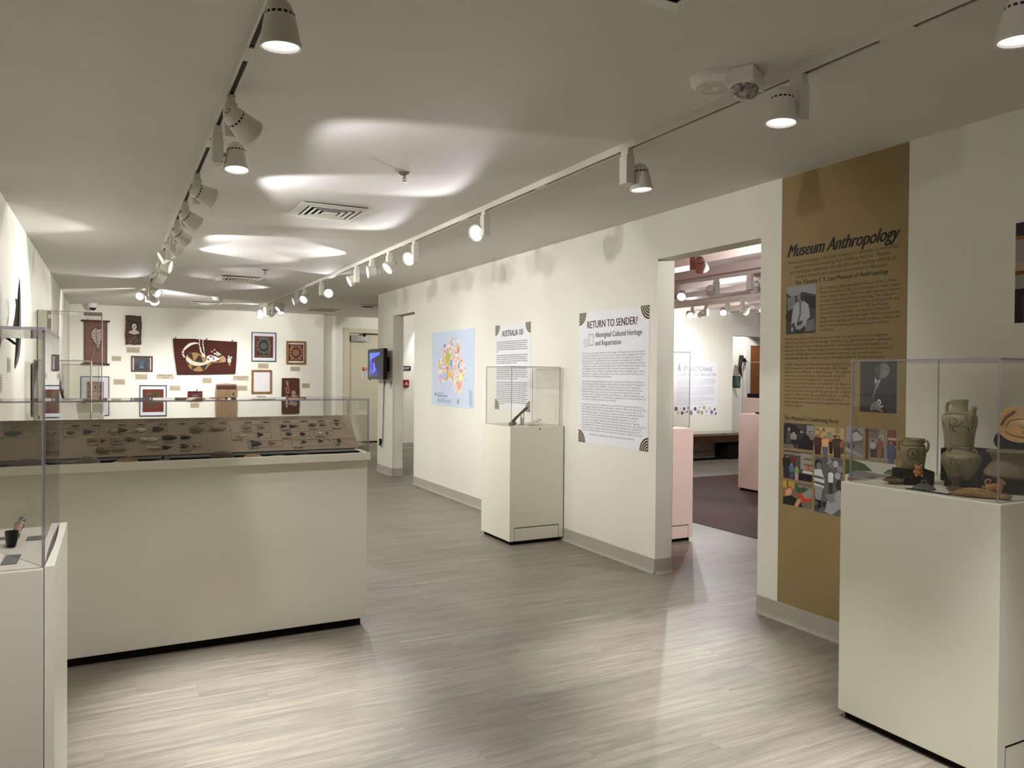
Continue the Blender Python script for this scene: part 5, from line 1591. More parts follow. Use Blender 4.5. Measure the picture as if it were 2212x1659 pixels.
for i in range(11):
    for j in range(-3, 4):
        x = -0.045 + i * 0.0095 + (0.0047 if j % 2 else 0)
        for (x0, a0, h0), (x1, a1, h1) in zip(secs, secs[1:]):
            if x0 <= x <= x1:
                u = (x - x0) / (x1 - x0)
                a, h = a0 + (a1 - a0) * u, h0 + (h1 - h0) * u
        an = math.pi / 2 + j * 0.36
        n.ball((x, a * math.cos(an), h * 0.5 + h * 0.5 * math.sin(an)), (0.0042, 0.0042, 0.0026), 6, 4)
n.build('scales', mat('pale_scale_glaze', (178, 142, 92), 0.2, 0.6, var=0.15, scale=60), t, smooth=70)
MB().ball((0.083, 0.0, 0.012), (0.02, 0.024, 0.011), 14, 8).build('tail_fin', FISH, t, smooth=70)
MB().ball((-0.076, 0.012, 0.014), 0.003, 8, 6).ball((-0.076, -0.012, 0.014), 0.003, 8, 6).build('eyes', M['gap'], t)
# lion
t = thing('lion_figurine', 'orange clay lion figurine with curled tail, behind the fish tail', 'figurine', (2.828, 1.653, PT), math.radians(-56))
t.scale = (0.8, 0.8, 0.8)
n = MB().ball((0, 0, 0.036), (0.03, 0.018, 0.018)).ball((0.02, 0, 0.042), (0.014, 0.016, 0.018)).ball((0.027, 0, 0.062), (0.012, 0.013, 0.012)).ball((0.037, -0.002, 0.057), (0.008, 0.009, 0.007)).ball((0.022, 0.010, 0.072), (0.004, 0.004, 0.006)).ball((0.022, -0.010, 0.072), (0.004, 0.004, 0.006)).ball((-0.022, 0, 0.034), (0.014, 0.018, 0.017))
for x, y in ((0.02, 0.011), (0.02, -0.011), (-0.022, 0.012), (-0.022, -0.012)):
    n.tube([(x, y, 0.034), (x + (0.002 if x > 0 else -0.003), y, 0.016), (x, y, 0.004)], [0.009, 0.006, 0.005], 10)
    n.ball((x + 0.004, y, 0.0035), (0.008, 0.006, 0.0038), 10, 6)
n.tube([(-0.03, 0, 0.042), (-0.036, 0, 0.058), (-0.028, 0, 0.071), (-0.016, 0, 0.068), (-0.015, 0, 0.058), (-0.022, 0, 0.056)], [0.005, 0.005, 0.0048, 0.0045, 0.004, 0.003], 10)
remesh(n.build('lion_body', ORC, t, smooth=60), 0.0016)
n = MB()
for k in range(9):
    a = 2 * math.pi * k / 9
    n.ball((0.021, 0.0125 * math.cos(a), 0.061 + 0.0135 * math.sin(a)), 0.0042, 8, 6)
n.build('mane_curls', ORC, t, smooth=70)
# small figurine on the step
t = thing('animal_figurine', 'small orange seated animal figurine before the two handled jar', 'figurine', (2.817, 1.942, PT + 0.034), math.radians(-130))
n = MB().ball((0, 0, 0.016), (0.018, 0.018, 0.016)).ball((0.006, 0, 0.032), (0.014, 0.014, 0.012)).ball((0.014, 0.0, 0.030), (0.007, 0.007, 0.006)).ball((0.004, 0.011, 0.044), (0.004, 0.005, 0.006)).ball((0.004, -0.011, 0.044), (0.004, 0.005, 0.006)).ball((0.014, 0.01, 0.004), (0.007, 0.006, 0.005)).ball((0.014, -0.01, 0.004), (0.007, 0.006, 0.005))
remesh(n.build('animal_body', ORC, t, smooth=60), 0.0016)
# lids
t = thing('ceramic_pot_cover', 'flat brown ceramic lid tilted on its stub at the left of the case', 'lid', (2.752, 2.0, PT), math.radians(-40))
n = MB().lathe([(0.0, 0.0), (0.016, 0.0), (0.02, 0.008), (0.034, 0.012), (0.036, 0.017), (0.03, 0.021), (0.018, 0.023), (0.0, 0.023)], 28, squash=(1.15, 0.8))
n.build('lid_body', mat('brown_lid_clay', (104, 84, 54), 0.6, 0.3, var=0.25, scale=50, bump=0.3), t, smooth=50)
MB().tube([(-0.03, 0, 0.022), (-0.01, 0.002, 0.027), (0.015, 0.0, 0.024)], [0.004, 0.006, 0.003], 8).build('lid_ridge', mat('dark_lid_clay', (64, 52, 36), 0.6, 0.3, var=0.2, scale=40), t, smooth=60)
t = thing('ceramic_pot_cover', 'green grey conical lid with a loop handle, in front of the risers', 'lid', (2.722, 1.852, PT), math.radians(-40))
MB().lathe([(0.0, 0.0), (0.036, 0.0), (0.038, 0.004), (0.032, 0.011), (0.018, 0.02), (0.008, 0.024), (0.0, 0.025)], 28, squash=(1.1, 0.85)).build('lid_body', TEAL, t, smooth=50)
MB().tube([(-0.009, 0, 0.02), (-0.007, 0, 0.033), (0.002, 0, 0.037), (0.009, 0, 0.031), (0.01, 0, 0.021)], 0.003, 8).build('loop_handle', TEAL, t, smooth=60)
# stone lamp
t = thing('stone_oil_lamp', 'small dark footed stone lamp in front of the round jar', 'oil lamp', (2.815, 1.790, PT))
MB().lathe([(0.0, 0), (0.026, 0.0), (0.03, 0.006), (0.028, 0.012), (0.014, 0.016), (0.01, 0.026), (0.013, 0.034), (0.024, 0.042), (0.0285, 0.055), (0.0265, 0.06), (0.02, 0.052), (0.0, 0.046)], 24).build('lamp_body', STN, t, smooth=40)
MB().ball((-0.03, -0.008, 0.006), (0.02, 0.012, 0.006), 12, 7).build('drip_saucer', STN, t, smooth=60)
t = thing('label_strip', 'long narrow black label strip along the front edge of the ceramics case', 'label', (2.686, 1.81, PT))
MB().box(-0.011, 0.011, -0.086, 0.086, 0, 0.002).build('strip', M['gap'], t)

# ------------------------------------------------------------------ the long flint case
t = thing('display_case', 'long waist high cream case with a sloped board of stone points', 'display case', (0.325, 4.29, 0))
MB().box(-0.90, 0.916, -0.20, 0.205, 0.045, 0.912).build('case_base', M['plinth'], t, bevel=0.003)
MB().box(-0.89, 0.89, -0.17, 0.18, 0, 0.046).build('toe_kick', M['gap'], t)
b = MB()
b.box(-0.915, 0.925, -0.23, -0.204, 0.912, 0.952).box(-0.915, 0.925, 0.204, 0.23, 0.912, 0.952).box(-0.915, -0.889, -0.204, 0.204, 0.912, 0.952).box(0.899, 0.925, -0.204, 0.204, 0.912, 0.952)
b.build('rim', M['plinth'], t, bevel=0.002)
MB().box(-0.889, 0.899, -0.204, 0.204, 0.912, 0.938).box(-0.889, 0.899, -0.10, 0.204, 0.938, 0.9515).build('black_liner', M['liner'], t)
cover('long clear acrylic cover over the stone points', -0.58, 1.243, 4.068, 4.49, 0.9522, 1.245, th=0.008)

SB0, SB1 = Vector((0, 4.195, 0.968)), Vector((0, 4.385, 1.13))
E_ = (SB1 - SB0).normalized()
SN = Vector((1, 0, 0)).cross(E_)
SBASIS = ((1, 0, 0), tuple(E_), tuple(SN))
SL = 0.265
t = thing('sloped_board', 'sloped tan time line board with drawn boxes for the stone points', 'display board', (0, SB0.y, SB0.z), basis=SBASIS)
MB().box(-0.565, 1.222, 0, SL, -0.008, 0).build('board_panel', M['board'], t)
f = Flat()
f.z = 0.0003
PL = (62, 48, 38)
BOX = [(-0.212, -0.057, 0.15, 0.2), (-0.009, 0.254, 0.159, 0.203), (-0.108, -0.005, 0.088, 0.131), (-0.005, 0.099, 0.088, 0.131), (0.124, 0.203, 0.092, 0.134), (0.227, 0.357, 0.091, 0.137), (-0.065, 0.048, 0.028, 0.068), (0.177, 0.252, 0.039, 0.07), (0.304, 0.407, 0.029, 0.074), (0.363, 0.563, 0.157, 0.203), (0.612, 0.769, 0.157, 0.201), (0.56, 0.766, 0.094, 0.14), (0.636, 0.817, 0.03, 0.077), (0.818, 0.922, 0.16, 0.2), (0.816, 0.973, 0.095, 0.141), (0.866, 1.071, 0.023, 0.079), (0.971, 1.077, 0.16, 0.202), (0.996, 1.1, 0.101, 0.141), (1.099, 1.181, 0.161, 0.202), (1.094, 1.139, 0.034, 0.076), (-0.50, -0.33, 0.152, 0.198), (-0.278, -0.228, 0.086, 0.126), (-0.278, -0.228, 0.02, 0.056)]
rg = random.Random(17)
for x0, x1, z0, z1 in BOX:
    f.frame(x0, z0, x1, z1, 0.0014, PL)
    f.words(x0 + 0.004, z0 - 0.0105, min(0.05, (x1 - x0) * 0.6), 0.006, PL, rg)
f.rect(-0.55, 0.2545, 1.19, 0.2558, PL)
f.rect(-0.55, 0.2375, 1.19, 0.2388, PL)
for x in (-0.33, -0.109, 0.046, 0.357, 0.564, 0.82, 0.97, 1.09):
    f.rect(x, 0.238, x + 0.0014, 0.255, PL)
for x in (-0.49, -0.41, -0.16, -0.07, 0.045, 0.135, 0.235, 0.33, 0.42, 0.53, 0.655, 0.75, 0.86, 0.955, 1.05, 1.14):
    f.rect(x, 0.206, x + 0.0012, 0.212, PL)
    f.words(x - 0.018, 0.2145, 0.038, 0.008, PL, rg)
for x, s in ((-0.42, 'PALEO-INDIAN'), (-0.03, 'EARLY ARCHAIC'), (0.2, 'MIDDLE ARCHAIC'), (0.46, 'LATE ARCHAIC'), (0.69, 'EARLY & MIDDLE WOODLAND'), (0.895, 'WOODLAND'), (1.03, 'MISSISSIPPIAN')):
    f.text(x, 0.2425, s, 0.0115, PL, 'C')
f.build('board_print', t)

PTS = [  # x, height on slope, half length, half height, colour, kind
    (-0.416, 0.175, 0.037, 0.017, 'dark grey', 0), (-0.176, 0.172, 0.018, 0.012, 'dark olive', 1), (-0.1, 0.175, 0.025, 0.015, 'black', 1), (0.006, 0.178, 0.02, 0.017, 'pale tan', 2), (0.051, 0.179, 0.021, 0.017, 'dark grey', 3), (0.131, 0.178, 0.027, 0.017, 'pale grey', 2), (0.212, 0.182, 0.028, 0.016, 'dark brown', 4), (0.404, 0.179, 0.033, 0.024, 'tan', 2),
    (-0.08, 0.114, 0.022, 0.013, 'brown', 1), (-0.035, 0.11, 0.016, 0.011, 'brown', 1), (0.025, 0.114, 0.024, 0.014, 'tan', 4), (0.084, 0.114, 0.025, 0.018, 'grey brown', 2), (0.141, 0.113, 0.019, 0.014, 'pale grey', 4), (0.184, 0.11, 0.024, 0.014, 'pale grey', 4), (0.264, 0.118, 0.035, 0.017, 'black', 4), (0.338, 0.117, 0.027, 0.012, 'black', 4),
    (-0.034, 0.048, 0.03, 0.016, 'grey tan', 4), (0.036, 0.049, 0.032, 0.016, 'grey tan', 4), (0.184, 0.049, 0.034, 0.011, 'pale tan', 0), (0.248, 0.05, 0.023, 0.012, 'dark brown', 1), (0.331, 0.054, 0.021, 0.015, 'dark grey', 1), (0.387, 0.056, 0.017, 0.015, 'pale tan', 2),
    (-0.244, 0.107, 0.025, 0.011, 'tan', 1), (-0.242, 0.04, 0.025, 0.006, 'tan', 0), (0.503, 0.182, 0.042, 0.02, 'tan', 4), (0.648, 0.182, 0.025, 0.014, 'grey tan', 4), (0.722, 0.182, 0.022, 0.012, 'grey tan', 4), (0.613, 0.117, 0.024, 0.014, 'pale pink', 2), (0.709, 0.121, 0.016, 0.017, 'dark brown', 3), (0.679, 0.058, 0.027, 0.022, 'dark grey', 5), (0.762, 0.058, 0.02, 0.013, 'tan', 5),
    (0.842, 0.182, 0.018, 0.011, 'black', 3), (0.893, 0.18, 0.023, 0.011, 'black', 3), (0.86, 0.12, 0.017, 0.012, 'black', 0), (0.934, 0.118, 0.016, 0.013, 'black', 0), (0.931, 0.056, 0.014, 0.012, 'dark grey', 3), (1.022, 0.058, 0.013, 0.012, 'dark grey', 3), (1.0, 0.186, 0.022, 0.012, 'blue grey', 2), (1.057, 0.186, 0.02, 0.011, 'grey brown', 2), (1.029, 0.121, 0.009, 0.01, 'pale grey', 6), (1.068, 0.122, 0.008, 0.009, 'grey brown', 6), (1.137, 0.192, 0.009, 0.013, 'black', 6), (1.122, 0.059, 0.01, 0.016, 'black', 6)]
RGBS = {'dark grey': (70, 66, 62), 'dark olive': (72, 68, 54), 'black': (38, 35, 34), 'pale tan': (170, 152, 126), 'pale grey': (186, 178, 166), 'dark brown': (62, 46, 36), 'tan': (138, 118, 92), 'brown': (106, 78, 54), 'grey brown': (98, 86, 74), 'grey tan': (128, 112, 92), 'pale pink': (176, 146, 126), 'blue grey': (66, 68, 78)}
FM = {k: mat(k.replace(' ', '_') + '_flint', v, 0.45, 0.45, var=0.22, scale=90, bump=0.4) for k, v in RGBS.items()}
KIND = ['leaf shaped stone point', 'side notched stone point', 'stemmed stone point', 'triangular stone point', 'broad stone point', 'wide based stone point', 'small rounded stone point']
SHAPE = [
    [(1, 0), (.6, .5), (.1, .95), (-.5, .9), (-.9, .45), (-1, 0), (-.9, -.45), (-.5, -.9), (.1, -.95), (.6, -.5)],
    [(1, .05), (.5, .5), (-.1, .85), (-.45, .95), (-.55, .5), (-.72, .45), (-.85, .9), (-1, .85), (-.9, 0), (-1, -.85), (-.85, -.9), (-.72, -.45), (-.55, -.5), (-.45, -1), (0, -.9), (.5, -.55)],
    [(1, 0), (.55, .5), (0, .8), (-.35, 1), (-.5, .5), (-1, .42), (-.95, 0), (-1, -.4), (-.5, -.5), (-.3, -1), (.1, -.8), (.6, -.45)],
    [(1, 0), (.3, .4), (-.4, .75), (-1, 1), (-.85, 0), (-1, -1), (-.4, -.75), (.3, -.4)],
    [(1, 0), (.8, .4), (.4, .8), (-.2, 1), (-.7, .85), (-1, .5), (-.92, 0), (-1, -.55), (-.6, -.95), (0, -1), (.5, -.8), (.85, -.35)],
    [(1, -.35), (.3, -.05), (-.4, .4), (-.85, 1), (-1, .9), (-.8, .2), (-.95, -.9), (-.3, -.95), (.4, -.7)],
    [(1, 0), (.75, .6), (.1, 1), (-.6, .8), (-1, .2), (-.9, -.6), (-.2, -1), (.6, -.75)]]


def flint(t, a, b_, kind, m, th, seed):
    rg = random.Random(seed)
    o = [(x * a * rg.uniform(0.95, 1.04), y * b_ * rg.uniform(0.92, 1.06)) for x, y in SHAPE[kind]]
    n = len(o)
    vs = [(x, y, 0.0) for x, y in o] + [(x * 1.0, y * 1.0, th * 0.35) for x, y in o] + [(x * .6, y * .55, th * rg.uniform(.75, 1.0)) for x, y in o] + [(x * .2, y * .1, th * rg.uniform(1.0, 1.15)) for x, y in o]
    fs = [list(range(n))[::-1]]
    for r in range(3):
        fs += [[r * n + i, r * n + (i + 1) % n, (r + 1) * n + (i + 1) % n, (r + 1) * n + i] for i in range(n)]
    fs.append([3 * n + i for i in range(n)])
    return MB().add(vs, fs).build('stone_blade', m, t)


rows = {'top': [], 'middle': [], 'bottom': []}
for i, P in enumerate(PTS):
    rows['top' if P[1] > 0.15 else ('middle' if P[1] > 0.085 else 'bottom')].append(P)
TH = ORD + ['seventeenth', 'eighteenth']
for rn, L in rows.items():
    L.sort(key=lambda p: p[0])
    for i, (x, v, a, b_, c, k) in enumerate(L):
        p = SB0 + Vector((x, 0, 0)) + E_ * v + SN * 0.0014
        t = thing('stone_point', '%s %s, %s from left in the board\'s %s row' % (c, KIND[k], TH[i], rn), 'stone point', tuple(p), basis=SBASIS, group='stone points on the sloped board')
        flint(t, a, b_, k, FM[c], min(a, b_) * 0.62, int(x * 1000) + 7)

STONES = [(-0.34, 4.105, 0.075, 0.024, 0.042, (96, 92, 82), 'grey brown rounded stone axe in the trough, leftmost of the stones'), (-0.13, 4.108, 0.088, 0.024, 0.046, (106, 102, 84), 'long grey green tapering stone blade in the front trough'), (0.055, 4.108, 0.058, 0.022, 0.038, (168, 142, 104), 'rough tan stone lump in the front trough'), (0.213, 4.11, 0.042, 0.018, 0.05, (92, 90, 84), 'dark grey holed stone in the front trough'), (0.339, 4.105, 0.015, 0.008, 0.008, (196, 190, 176), 'small white splinter in the front trough'), (0.495, 4.108, 0.058, 0.02, 0.044, (104, 92, 72), 'large brown potsherd with notched lower edge in the trough'), (0.64, 4.108, 0.048, 0.018, 0.024, (166, 126, 84), 'orange tan potsherd in the trough, next to the brown one'), (0.768, 4.108, 0.046, 0.016, 0.015, (120, 106, 80), 'thin tan potsherd in the trough, third from its right end'), (0.903, 4.108, 0.042, 0.016, 0.015, (86, 76, 62), 'thin dark brown potsherd in the trough, right of the tan one'), (1.04, 4.108, 0.03, 0.014, 0.01, (104, 92, 74), 'narrow grey potsherd near the right end of the trough'), (1.16, 4.108, 0.032, 0.014, 0.012, (84, 74, 60), 'last small dark potsherd at the right end of the trough')]
for i, (x, y, a, d, h, c, lab) in enumerate(STONES):
    t = thing('stone_tool', lab, 'stone tool', (x, y + 0.012, 0.9382), 0, 'stones in the trough of the flint case')
    rg = random.Random(40 + i)
    n = 18
    vs, fs = [], []
    K = [(1.0, 0.0), (1.02, 0.25), (0.9, 0.6), (0.62, 0.9), (0.25, 1.0)]
    jit = [rg.uniform(0.86, 1.12) for _ in range(n)]
    for s_, z in K:
        for k in range(n):
            an = 2 * math.pi * k / n
            tap = 0.55 + 0.45 * (0.5 + 0.5 * math.cos(an)) if i == 1 else 1.0
            zz = h * z * (0.62 + 0.38 * math.sin(an * 0.5 + i)) if i in (2, 3) else h * z * tap
            vs.append((a * s_ * jit[k] * math.cos(an), d * s_ * jit[k] * math.sin(an), zz * rg.uniform(0.95, 1.05)))
    for r in range(len(K) - 1):
        fs += [[r * n + k, r * n + (k + 1) % n, (r + 1) * n + (k + 1) % n, (r + 1) * n + k] for k in range(n)]
    fs += [list(range(n))[::-1], [(len(K) - 1) * n + k for k in range(n)]]
    MB().add(vs, fs).build('stone_body', mat('stone_%d_%d_%d' % c, c, 0.7, 0.25, var=0.25, scale=60, bump=0.5), t, smooth=50)
    if i == 3:
        MB().lathe([(0.0, 0.0), (0.007, 0.0005)], 12).xform(Matrix.Translation((0.008, -d * 0.86, 0.024)) @ Matrix.Rotation(math.radians(80), 4, 'X')).build('drilled_hole', M['gap'], t)

# ------------------------------------------------------------------ along the left wall
WOODK = mat('dark_weapon_wood', (46, 32, 26), 0.4, 0.45, var=0.2, scale=20)
t = thing('boomerang', 'long dark boomerang standing on edge off the left wall', 'boomerang', (-0.53, 5.82, 1.6))
MB().tube([(0, 0.06, 0.375), (0, 0.05, 0.30), (0, 0.035, 0.2), (0, 0.01, 0.05), (0, -0.01, -0.04), (0, -0.06, -0.11), (0, -0.14, -0.165), (0, -0.2, -0.20)], [0.002, 0.008, 0.012, 0.014, 0.015, 0.013, 0.009, 0.003], 12, flat=2.2).build('boomerang_blade', WOODK, t, smooth=60)
t = thing('hooked_club', 'dark hooked throwing club mounted beside the long boomerang', 'club', (-0.575, 6.1, 1.7))
MB().tube([(0, 0.06, 0.165), (0, 0.11, 0.16), (0, 0.19, 0.13), (0, 0.16, 0.06), (0, 0.02, -0.02), (0, -0.16, -0.09), (0, -0.26, -0.1)], [0.004, 0.008, 0.011, 0.013, 0.011, 0.009, 0.005], 12, flat=1.3).build('club_blade', WOODK, t, smooth=60)
t = thing('wall_bracket', 'black metal bracket on the left wall holding the boomerangs', 'bracket', (XL, 5.66, 1.60))
MB().box(0, 0.012, -0.06, 0.06, -0.06, 0.06).build('back_plate', M['gap'], t, bevel=0.003)
MB().tube([(0.012, 0, 0), (0.06, 0.02, 0), (0.10, 0.12, -0.01), (0.10, 0.42, 0.03)], 0.009, 8).tube([(0.03, 0, 0), (0.07, -0.02, -0.03), (0.09, 0.02, -0.05)], 0.008, 8).build('bracket_arm', M['gap'], t, smooth=60)
t = thing('carved_board', 'narrow grey carved board hanging on the left wall behind the covers', 'carved board', (XL, 8.03, 1.22), basis=ON_LEFT)
MB().prism(wavy(-0.17, 0.17, -0.235, 0.235, 0.004, random.Random(1)), 0.01, 0.03).build('board_panel', mat('grey_carved_wood', (128, 116, 108), 0.7, 0.2, var=0.3, scale=26, stretch=(1, 6, 1), bump=0.4), t)
rg = random.Random(23)
f = Flat()
f.z = 0.0302
for k in range(15):
    z = -0.2 + k * 0.028
    f.stroke([(-0.13, z), (-0.06, z + 0.012), (0.0, z), (0.06, z + 0.012), (0.13, z)], 0.007, (196, 186, 176) if k % 2 else (84, 72, 66))
f.build('carved_lines', t)
rg = random.Random(29)
for y, z, w, h, lab in ((5.78, 1.30, 0.16, 0.12, 'caption card on the left wall below the boomerang, split in two blocks'), (5.38, 1.20, 0.15, 0.12, 'caption card on the left wall nearest the pipe plinth'), (6.25, 1.42, 0.16, 0.1, 'caption card on the left wall below the hooked club')):
    t = thing('caption_card', lab, 'caption card', (XL, y, z), basis=ON_LEFT, group='caption cards on the left wall')
    sheet(t, w, h, (196, 188, 172), 0.004, 'card')
    f = Flat()
    for k in range(5):
        f.words(-w * 0.42, h * 0.28 - k * h * 0.15, w * 0.8, h * 0.07, (120, 114, 104), rg, 0.0045)
    f.build('card_print', t)

plinth('white plinth behind the flint case, first in the row on the left wall', -0.60, -0.11, 7.35, 7.85, PT, dot=(-0.385, 0.94))
cover('clear cover with the white mount block, first in the left wall row', -0.57, -0.155, 7.38, 7.82, PT, 1.475)
t = thing('mount_block', 'creased white mount block under the first cover on the left wall', 'mount', (-0.335, 7.56, PT), math.radians(8))
MB().add([(-0.09, -0.07, 0), (0.075, -0.07, 0), (0.09, 0.07, 0), (-0.09, 0.07, 0), (-0.085, -0.06, 0.17), (0.055, -0.06, 0.165), (0.06, 0.06, 0.16), (-0.085, 0.06, 0.17)], [(0, 3, 2, 1), (0, 1, 4), (1, 5, 4), (1, 2, 6, 5), (2, 3, 7, 6), (3, 0, 4, 7), (4, 5, 6, 7)]).build('block_body', M['white'], t)
plinth('white plinth under the tall cover on the left wall', -0.60, -0.07, 8.45, 9.0, PT)
cover('tall clear acrylic cover on the left wall, highest of the covers', -0.545, -0.085, 8.48, 8.97, PT, 1.957)
t = thing('back_panel', 'tall cream back panel beside the tall cover on the left wall', 'panel', (-0.585, 8.72, PT))
MB().box(-0.035, 0.036, -0.24, 0.24, 0, 1.0).build('panel_board', M['plinth'], t, bevel=0.003)
t = thing('bark_shield', 'curved dark shield with a white patterned face inside the tall cover', 'shield', (-0.50, 8.72, PT))
vs, fs = [], []
n = 14
for k in range(n + 1):
    s_ = k / n
    z = 0.06 + 0.72 * s_
    x = 0.115 * (1 - s_) ** 1.6
    w_ = 0.02 + 0.13 * math.sin(math.pi * min(1, 0.08 + 0.9 * s_))
    vs += [(x - 0.02, -w_, z), (x, -w_ * 0.98, z), (x, w_ * 0.98, z), (x - 0.02, w_, z)]
for k in range(n):
    i = k * 4
    fs += [[i + q, i + (q + 1) % 4, i + 4 + (q + 1) % 4, i + 4 + q] for q in range(4)]
fs += [[3, 2, 1, 0], [n * 4 + q for q in range(4)]]
MB().add(vs, fs).build('shield_body', mat('shield_bark', (36, 28, 26), 0.6, 0.3, var=0.3, scale=30), t, smooth=40)
b = MB()
rg = random.Random(6)
for k in range(70):
    s_ = rg.uniform(0.03, 0.9)
    z = 0.06 + 0.72 * s_
    w_ = (0.02 + 0.13 * math.sin(math.pi * min(1, 0.08 + 0.9 * s_))) * 0.85
    y = rg.uniform(-w_, w_)
    x = 0.115 * (1 - s_) ** 1.6
    x2 = 0.115 * (1 - min(1, s_ + 0.05)) ** 1.6
    b.tube([(x, y, z), (x2, y + rg.uniform(-0.02, 0.02), z + 0.035)], 0.003, 5)
b.build('white_pattern', M['white'], t)
t = thing('shield_foot', 'small white block under the patterned shield', 'mount', (-0.43, 8.72, PT))
MB().box(-0.04, 0.04, -0.05, 0.05, 0, 0.06).build('block_body', M['white'], t, bevel=0.002)
plinth('white plinth near the bark painting corner, farthest in the left wall row', -0.60, -0.10, 11.4, 11.9, PT)
cover('clear cover near the bark painting corner, farthest in the left wall row', -0.57, -0.15, 11.43, 11.87, PT, 1.475)
t = thing('stone_figure', 'small reddish object on a dark foot under the farthest left cover', 'stone object', (-0.33, 11.65, PT))
MB().tube([(-0.05, 0, 0.05), (0.0, 0, 0.04), (0.05, 0, 0.05)], [0.02, 0.026, 0.015], 10).build('red_body', mat('red_clay', (136, 84, 66), 0.6, 0.3, var=0.2, scale=40), t, smooth=60)
MB().box(-0.02, 0.02, -0.02, 0.02, 0, 0.03).build('foot', M['gap'], t)

# ------------------------------------------------------------------ second room
plinth('pale plinth just inside the doorway on the left, with low access panel', 3.93, 4.336, 5.02, 5.52, 0.945, 'pinkp', face=('y', -1), group='plinths in the second room')
cover('clear cover on the pale plinth just inside the doorway', 3.95, 4.318, 5.045, 5.50, 0.945, 1.587, group='covers in the second room')
t = thing('dark_dish', 'low dark dish under the cover just inside the doorway', 'dish', (4.12, 5.2, 0.945))
MB().lathe([(0.0, 0), (0.09, 0.0), (0.13, 0.012), (0.128, 0.016), (0.08, 0.008), (0.0, 0.006)], 28, squash=(1, 0.8)).build('dish_body', M['gap'], t, smooth=50)
plinth('pale plinth standing on the dark floor inset, half behind the right jamb', 6.80, 7.32, 6.40, 7.05, 0.935, 'pinkp', group='plinths in the second room')
cover('clear cover on the plinth that stands on the dark floor', 6.825, 7.295, 6.43, 7.03, 0.935, 1.56, group='covers in the second room')
t = thing('dark_dish', 'black dish with a pale bone object on the dark floor plinth', 'dish', (7.03, 6.80, 0.935))
MB().lathe([(0.0, 0), (0.12, 0.0), (0.17, 0.012), (0.168, 0.017), (0.11, 0.009), (0.0, 0.006)], 28, squash=(1, 0.85)).build('dish_body', M['gap'], t, smooth=50)
MB().ball((0.05, -0.02, 0.03), (0.08, 0.03, 0.02), 14, 8).build('pale_object', mat('bone', (196, 180, 158), 0.6, 0.3, var=0.1, scale=30), t, smooth=60)
plinth('white plinth deep in the second room under the red horse figures', 8.18, 8.75, 7.85, 8.4, 1.08, 'pinkp', group='plinths in the second room')
t = thing('display_tray', 'black tray with a white tag under the red horse figures', 'tray', (8.46, 8.12, 1.08))
MB().box(-0.26, 0.26, -0.22, 0.22, 0, 0.06).build('tray_body', M['gap'], t, bevel=0.004)
MB().box(-0.14, -0.06, -0.222, -0.22, 0.018, 0.048).build('tag', M['white'], t)
REDC = mat('red_painted_clay', (158, 76, 60), 0.5, 0.35, var=0.3, scale=30)
for x, lab in ((-0.11, 'red and white toy horse figure with a dark parasol, left one'), (0.07, 'red and white toy horse figure, right one by the jamb')):
    t = thing('horse_figurine', lab, 'figurine', (8.46 + x, 8.0, 1.14), 0, 'horse figures in the second room')
    n = MB().ball((0, 0, 0.05), (0.05, 0.022, 0.024)).tube([(0.03, 0, 0.055), (0.055, 0, 0.1), (0.06, 0, 0.11)], [0.016, 0.013, 0.012], 10).ball((0.075, 0, 0.11), (0.022, 0.011, 0.012)).tube([(-0.045, 0, 0.06), (-0.07, 0, 0.04)], [0.007, 0.004], 8)
    for a, c in ((0.032, 0.012), (0.032, -0.012), (-0.032, 0.012), (-0.032, -0.012)):
        n.tube([(a, c, 0.045), (a, c, 0.0)], [0.01, 0.006], 8)
    remesh(n.build('horse_body', REDC, t, smooth=60), 0.003)
    MB().ball((0.0, 0, 0.085), (0.012, 0.012, 0.024), 10, 7).ball((0, 0, 0.116), 0.011, 10, 7).build('rider', M['white'], t, smooth=60)
    if x < 0:
        MB().tube([(0.0, -0.012, 0.1), (0.02, -0.012, 0.15)], 0.003, 6).lathe([(0.0, 0.156), (0.05, 0.145), (0.052, 0.142), (0.0, 0.15)], 14, (0.02, -0.012, 0)).build('parasol', M['gap'], t, smooth=60)
t = thing('bench', 'dark wooden bench under the coin poster', 'bench', (8.70, 9.86, 0))
MB().box(-1.0, 0.86, -0.24, 0.24, 0.41, 0.45).build('bench_top', mat('bench_top_wood', (120, 100, 82), 0.15, 0.6, var=0.15, scale=8, stretch=(1, 10, 1)), t, bevel=0.003)
MB().box(-1.0, 0.86, -0.235, -0.20, 0.30, 0.409).box(-1.0, 0.86, 0.20, 0.235, 0.30, 0.409).build('bench_apron', M['benchw'], t)
for x in (-0.94, 0.44):
    MB().box(x, x + 0.40, -0.17, 0.17, 0.012, 0.409).build('leg', M['gap'], t, bevel=0.003)
MB().box(-0.9, 0.8, -0.1, 0.1, 0.0, 0.012).build('foot_rail', M['gap'], t)
t = thing('wall_poster', 'white coin poster headed Pocket Change on the second room wall', 'poster', (8.825, 10.15, 1.172), basis=ON_FAR)
W_, H_ = 0.92, 0.90
sheet(t, W_, H_, (236, 234, 238))
f = Flat()
f.z = 0.0034
f.text(-0.285, 0.30, 'P', 0.13, (150, 148, 152), width=0.075, bold=0.01)
f.text(-0.205, 0.30, 'OCKET', 0.1, (150, 148, 152), width=0.225, bold=0.01)
f.text(0.045, 0.30, 'C', 0.13, (150, 148, 152), width=0.075, bold=0.01)
f.text(0.125, 0.30, 'HANGE', 0.1, (150, 148, 152), width=0.215, bold=0.01)
f.text(0, 0.215, 'A STORY OF COINS THROUGH TIME', 0.075, (160, 158, 162), 'C', width=0.86, bold=0.008)
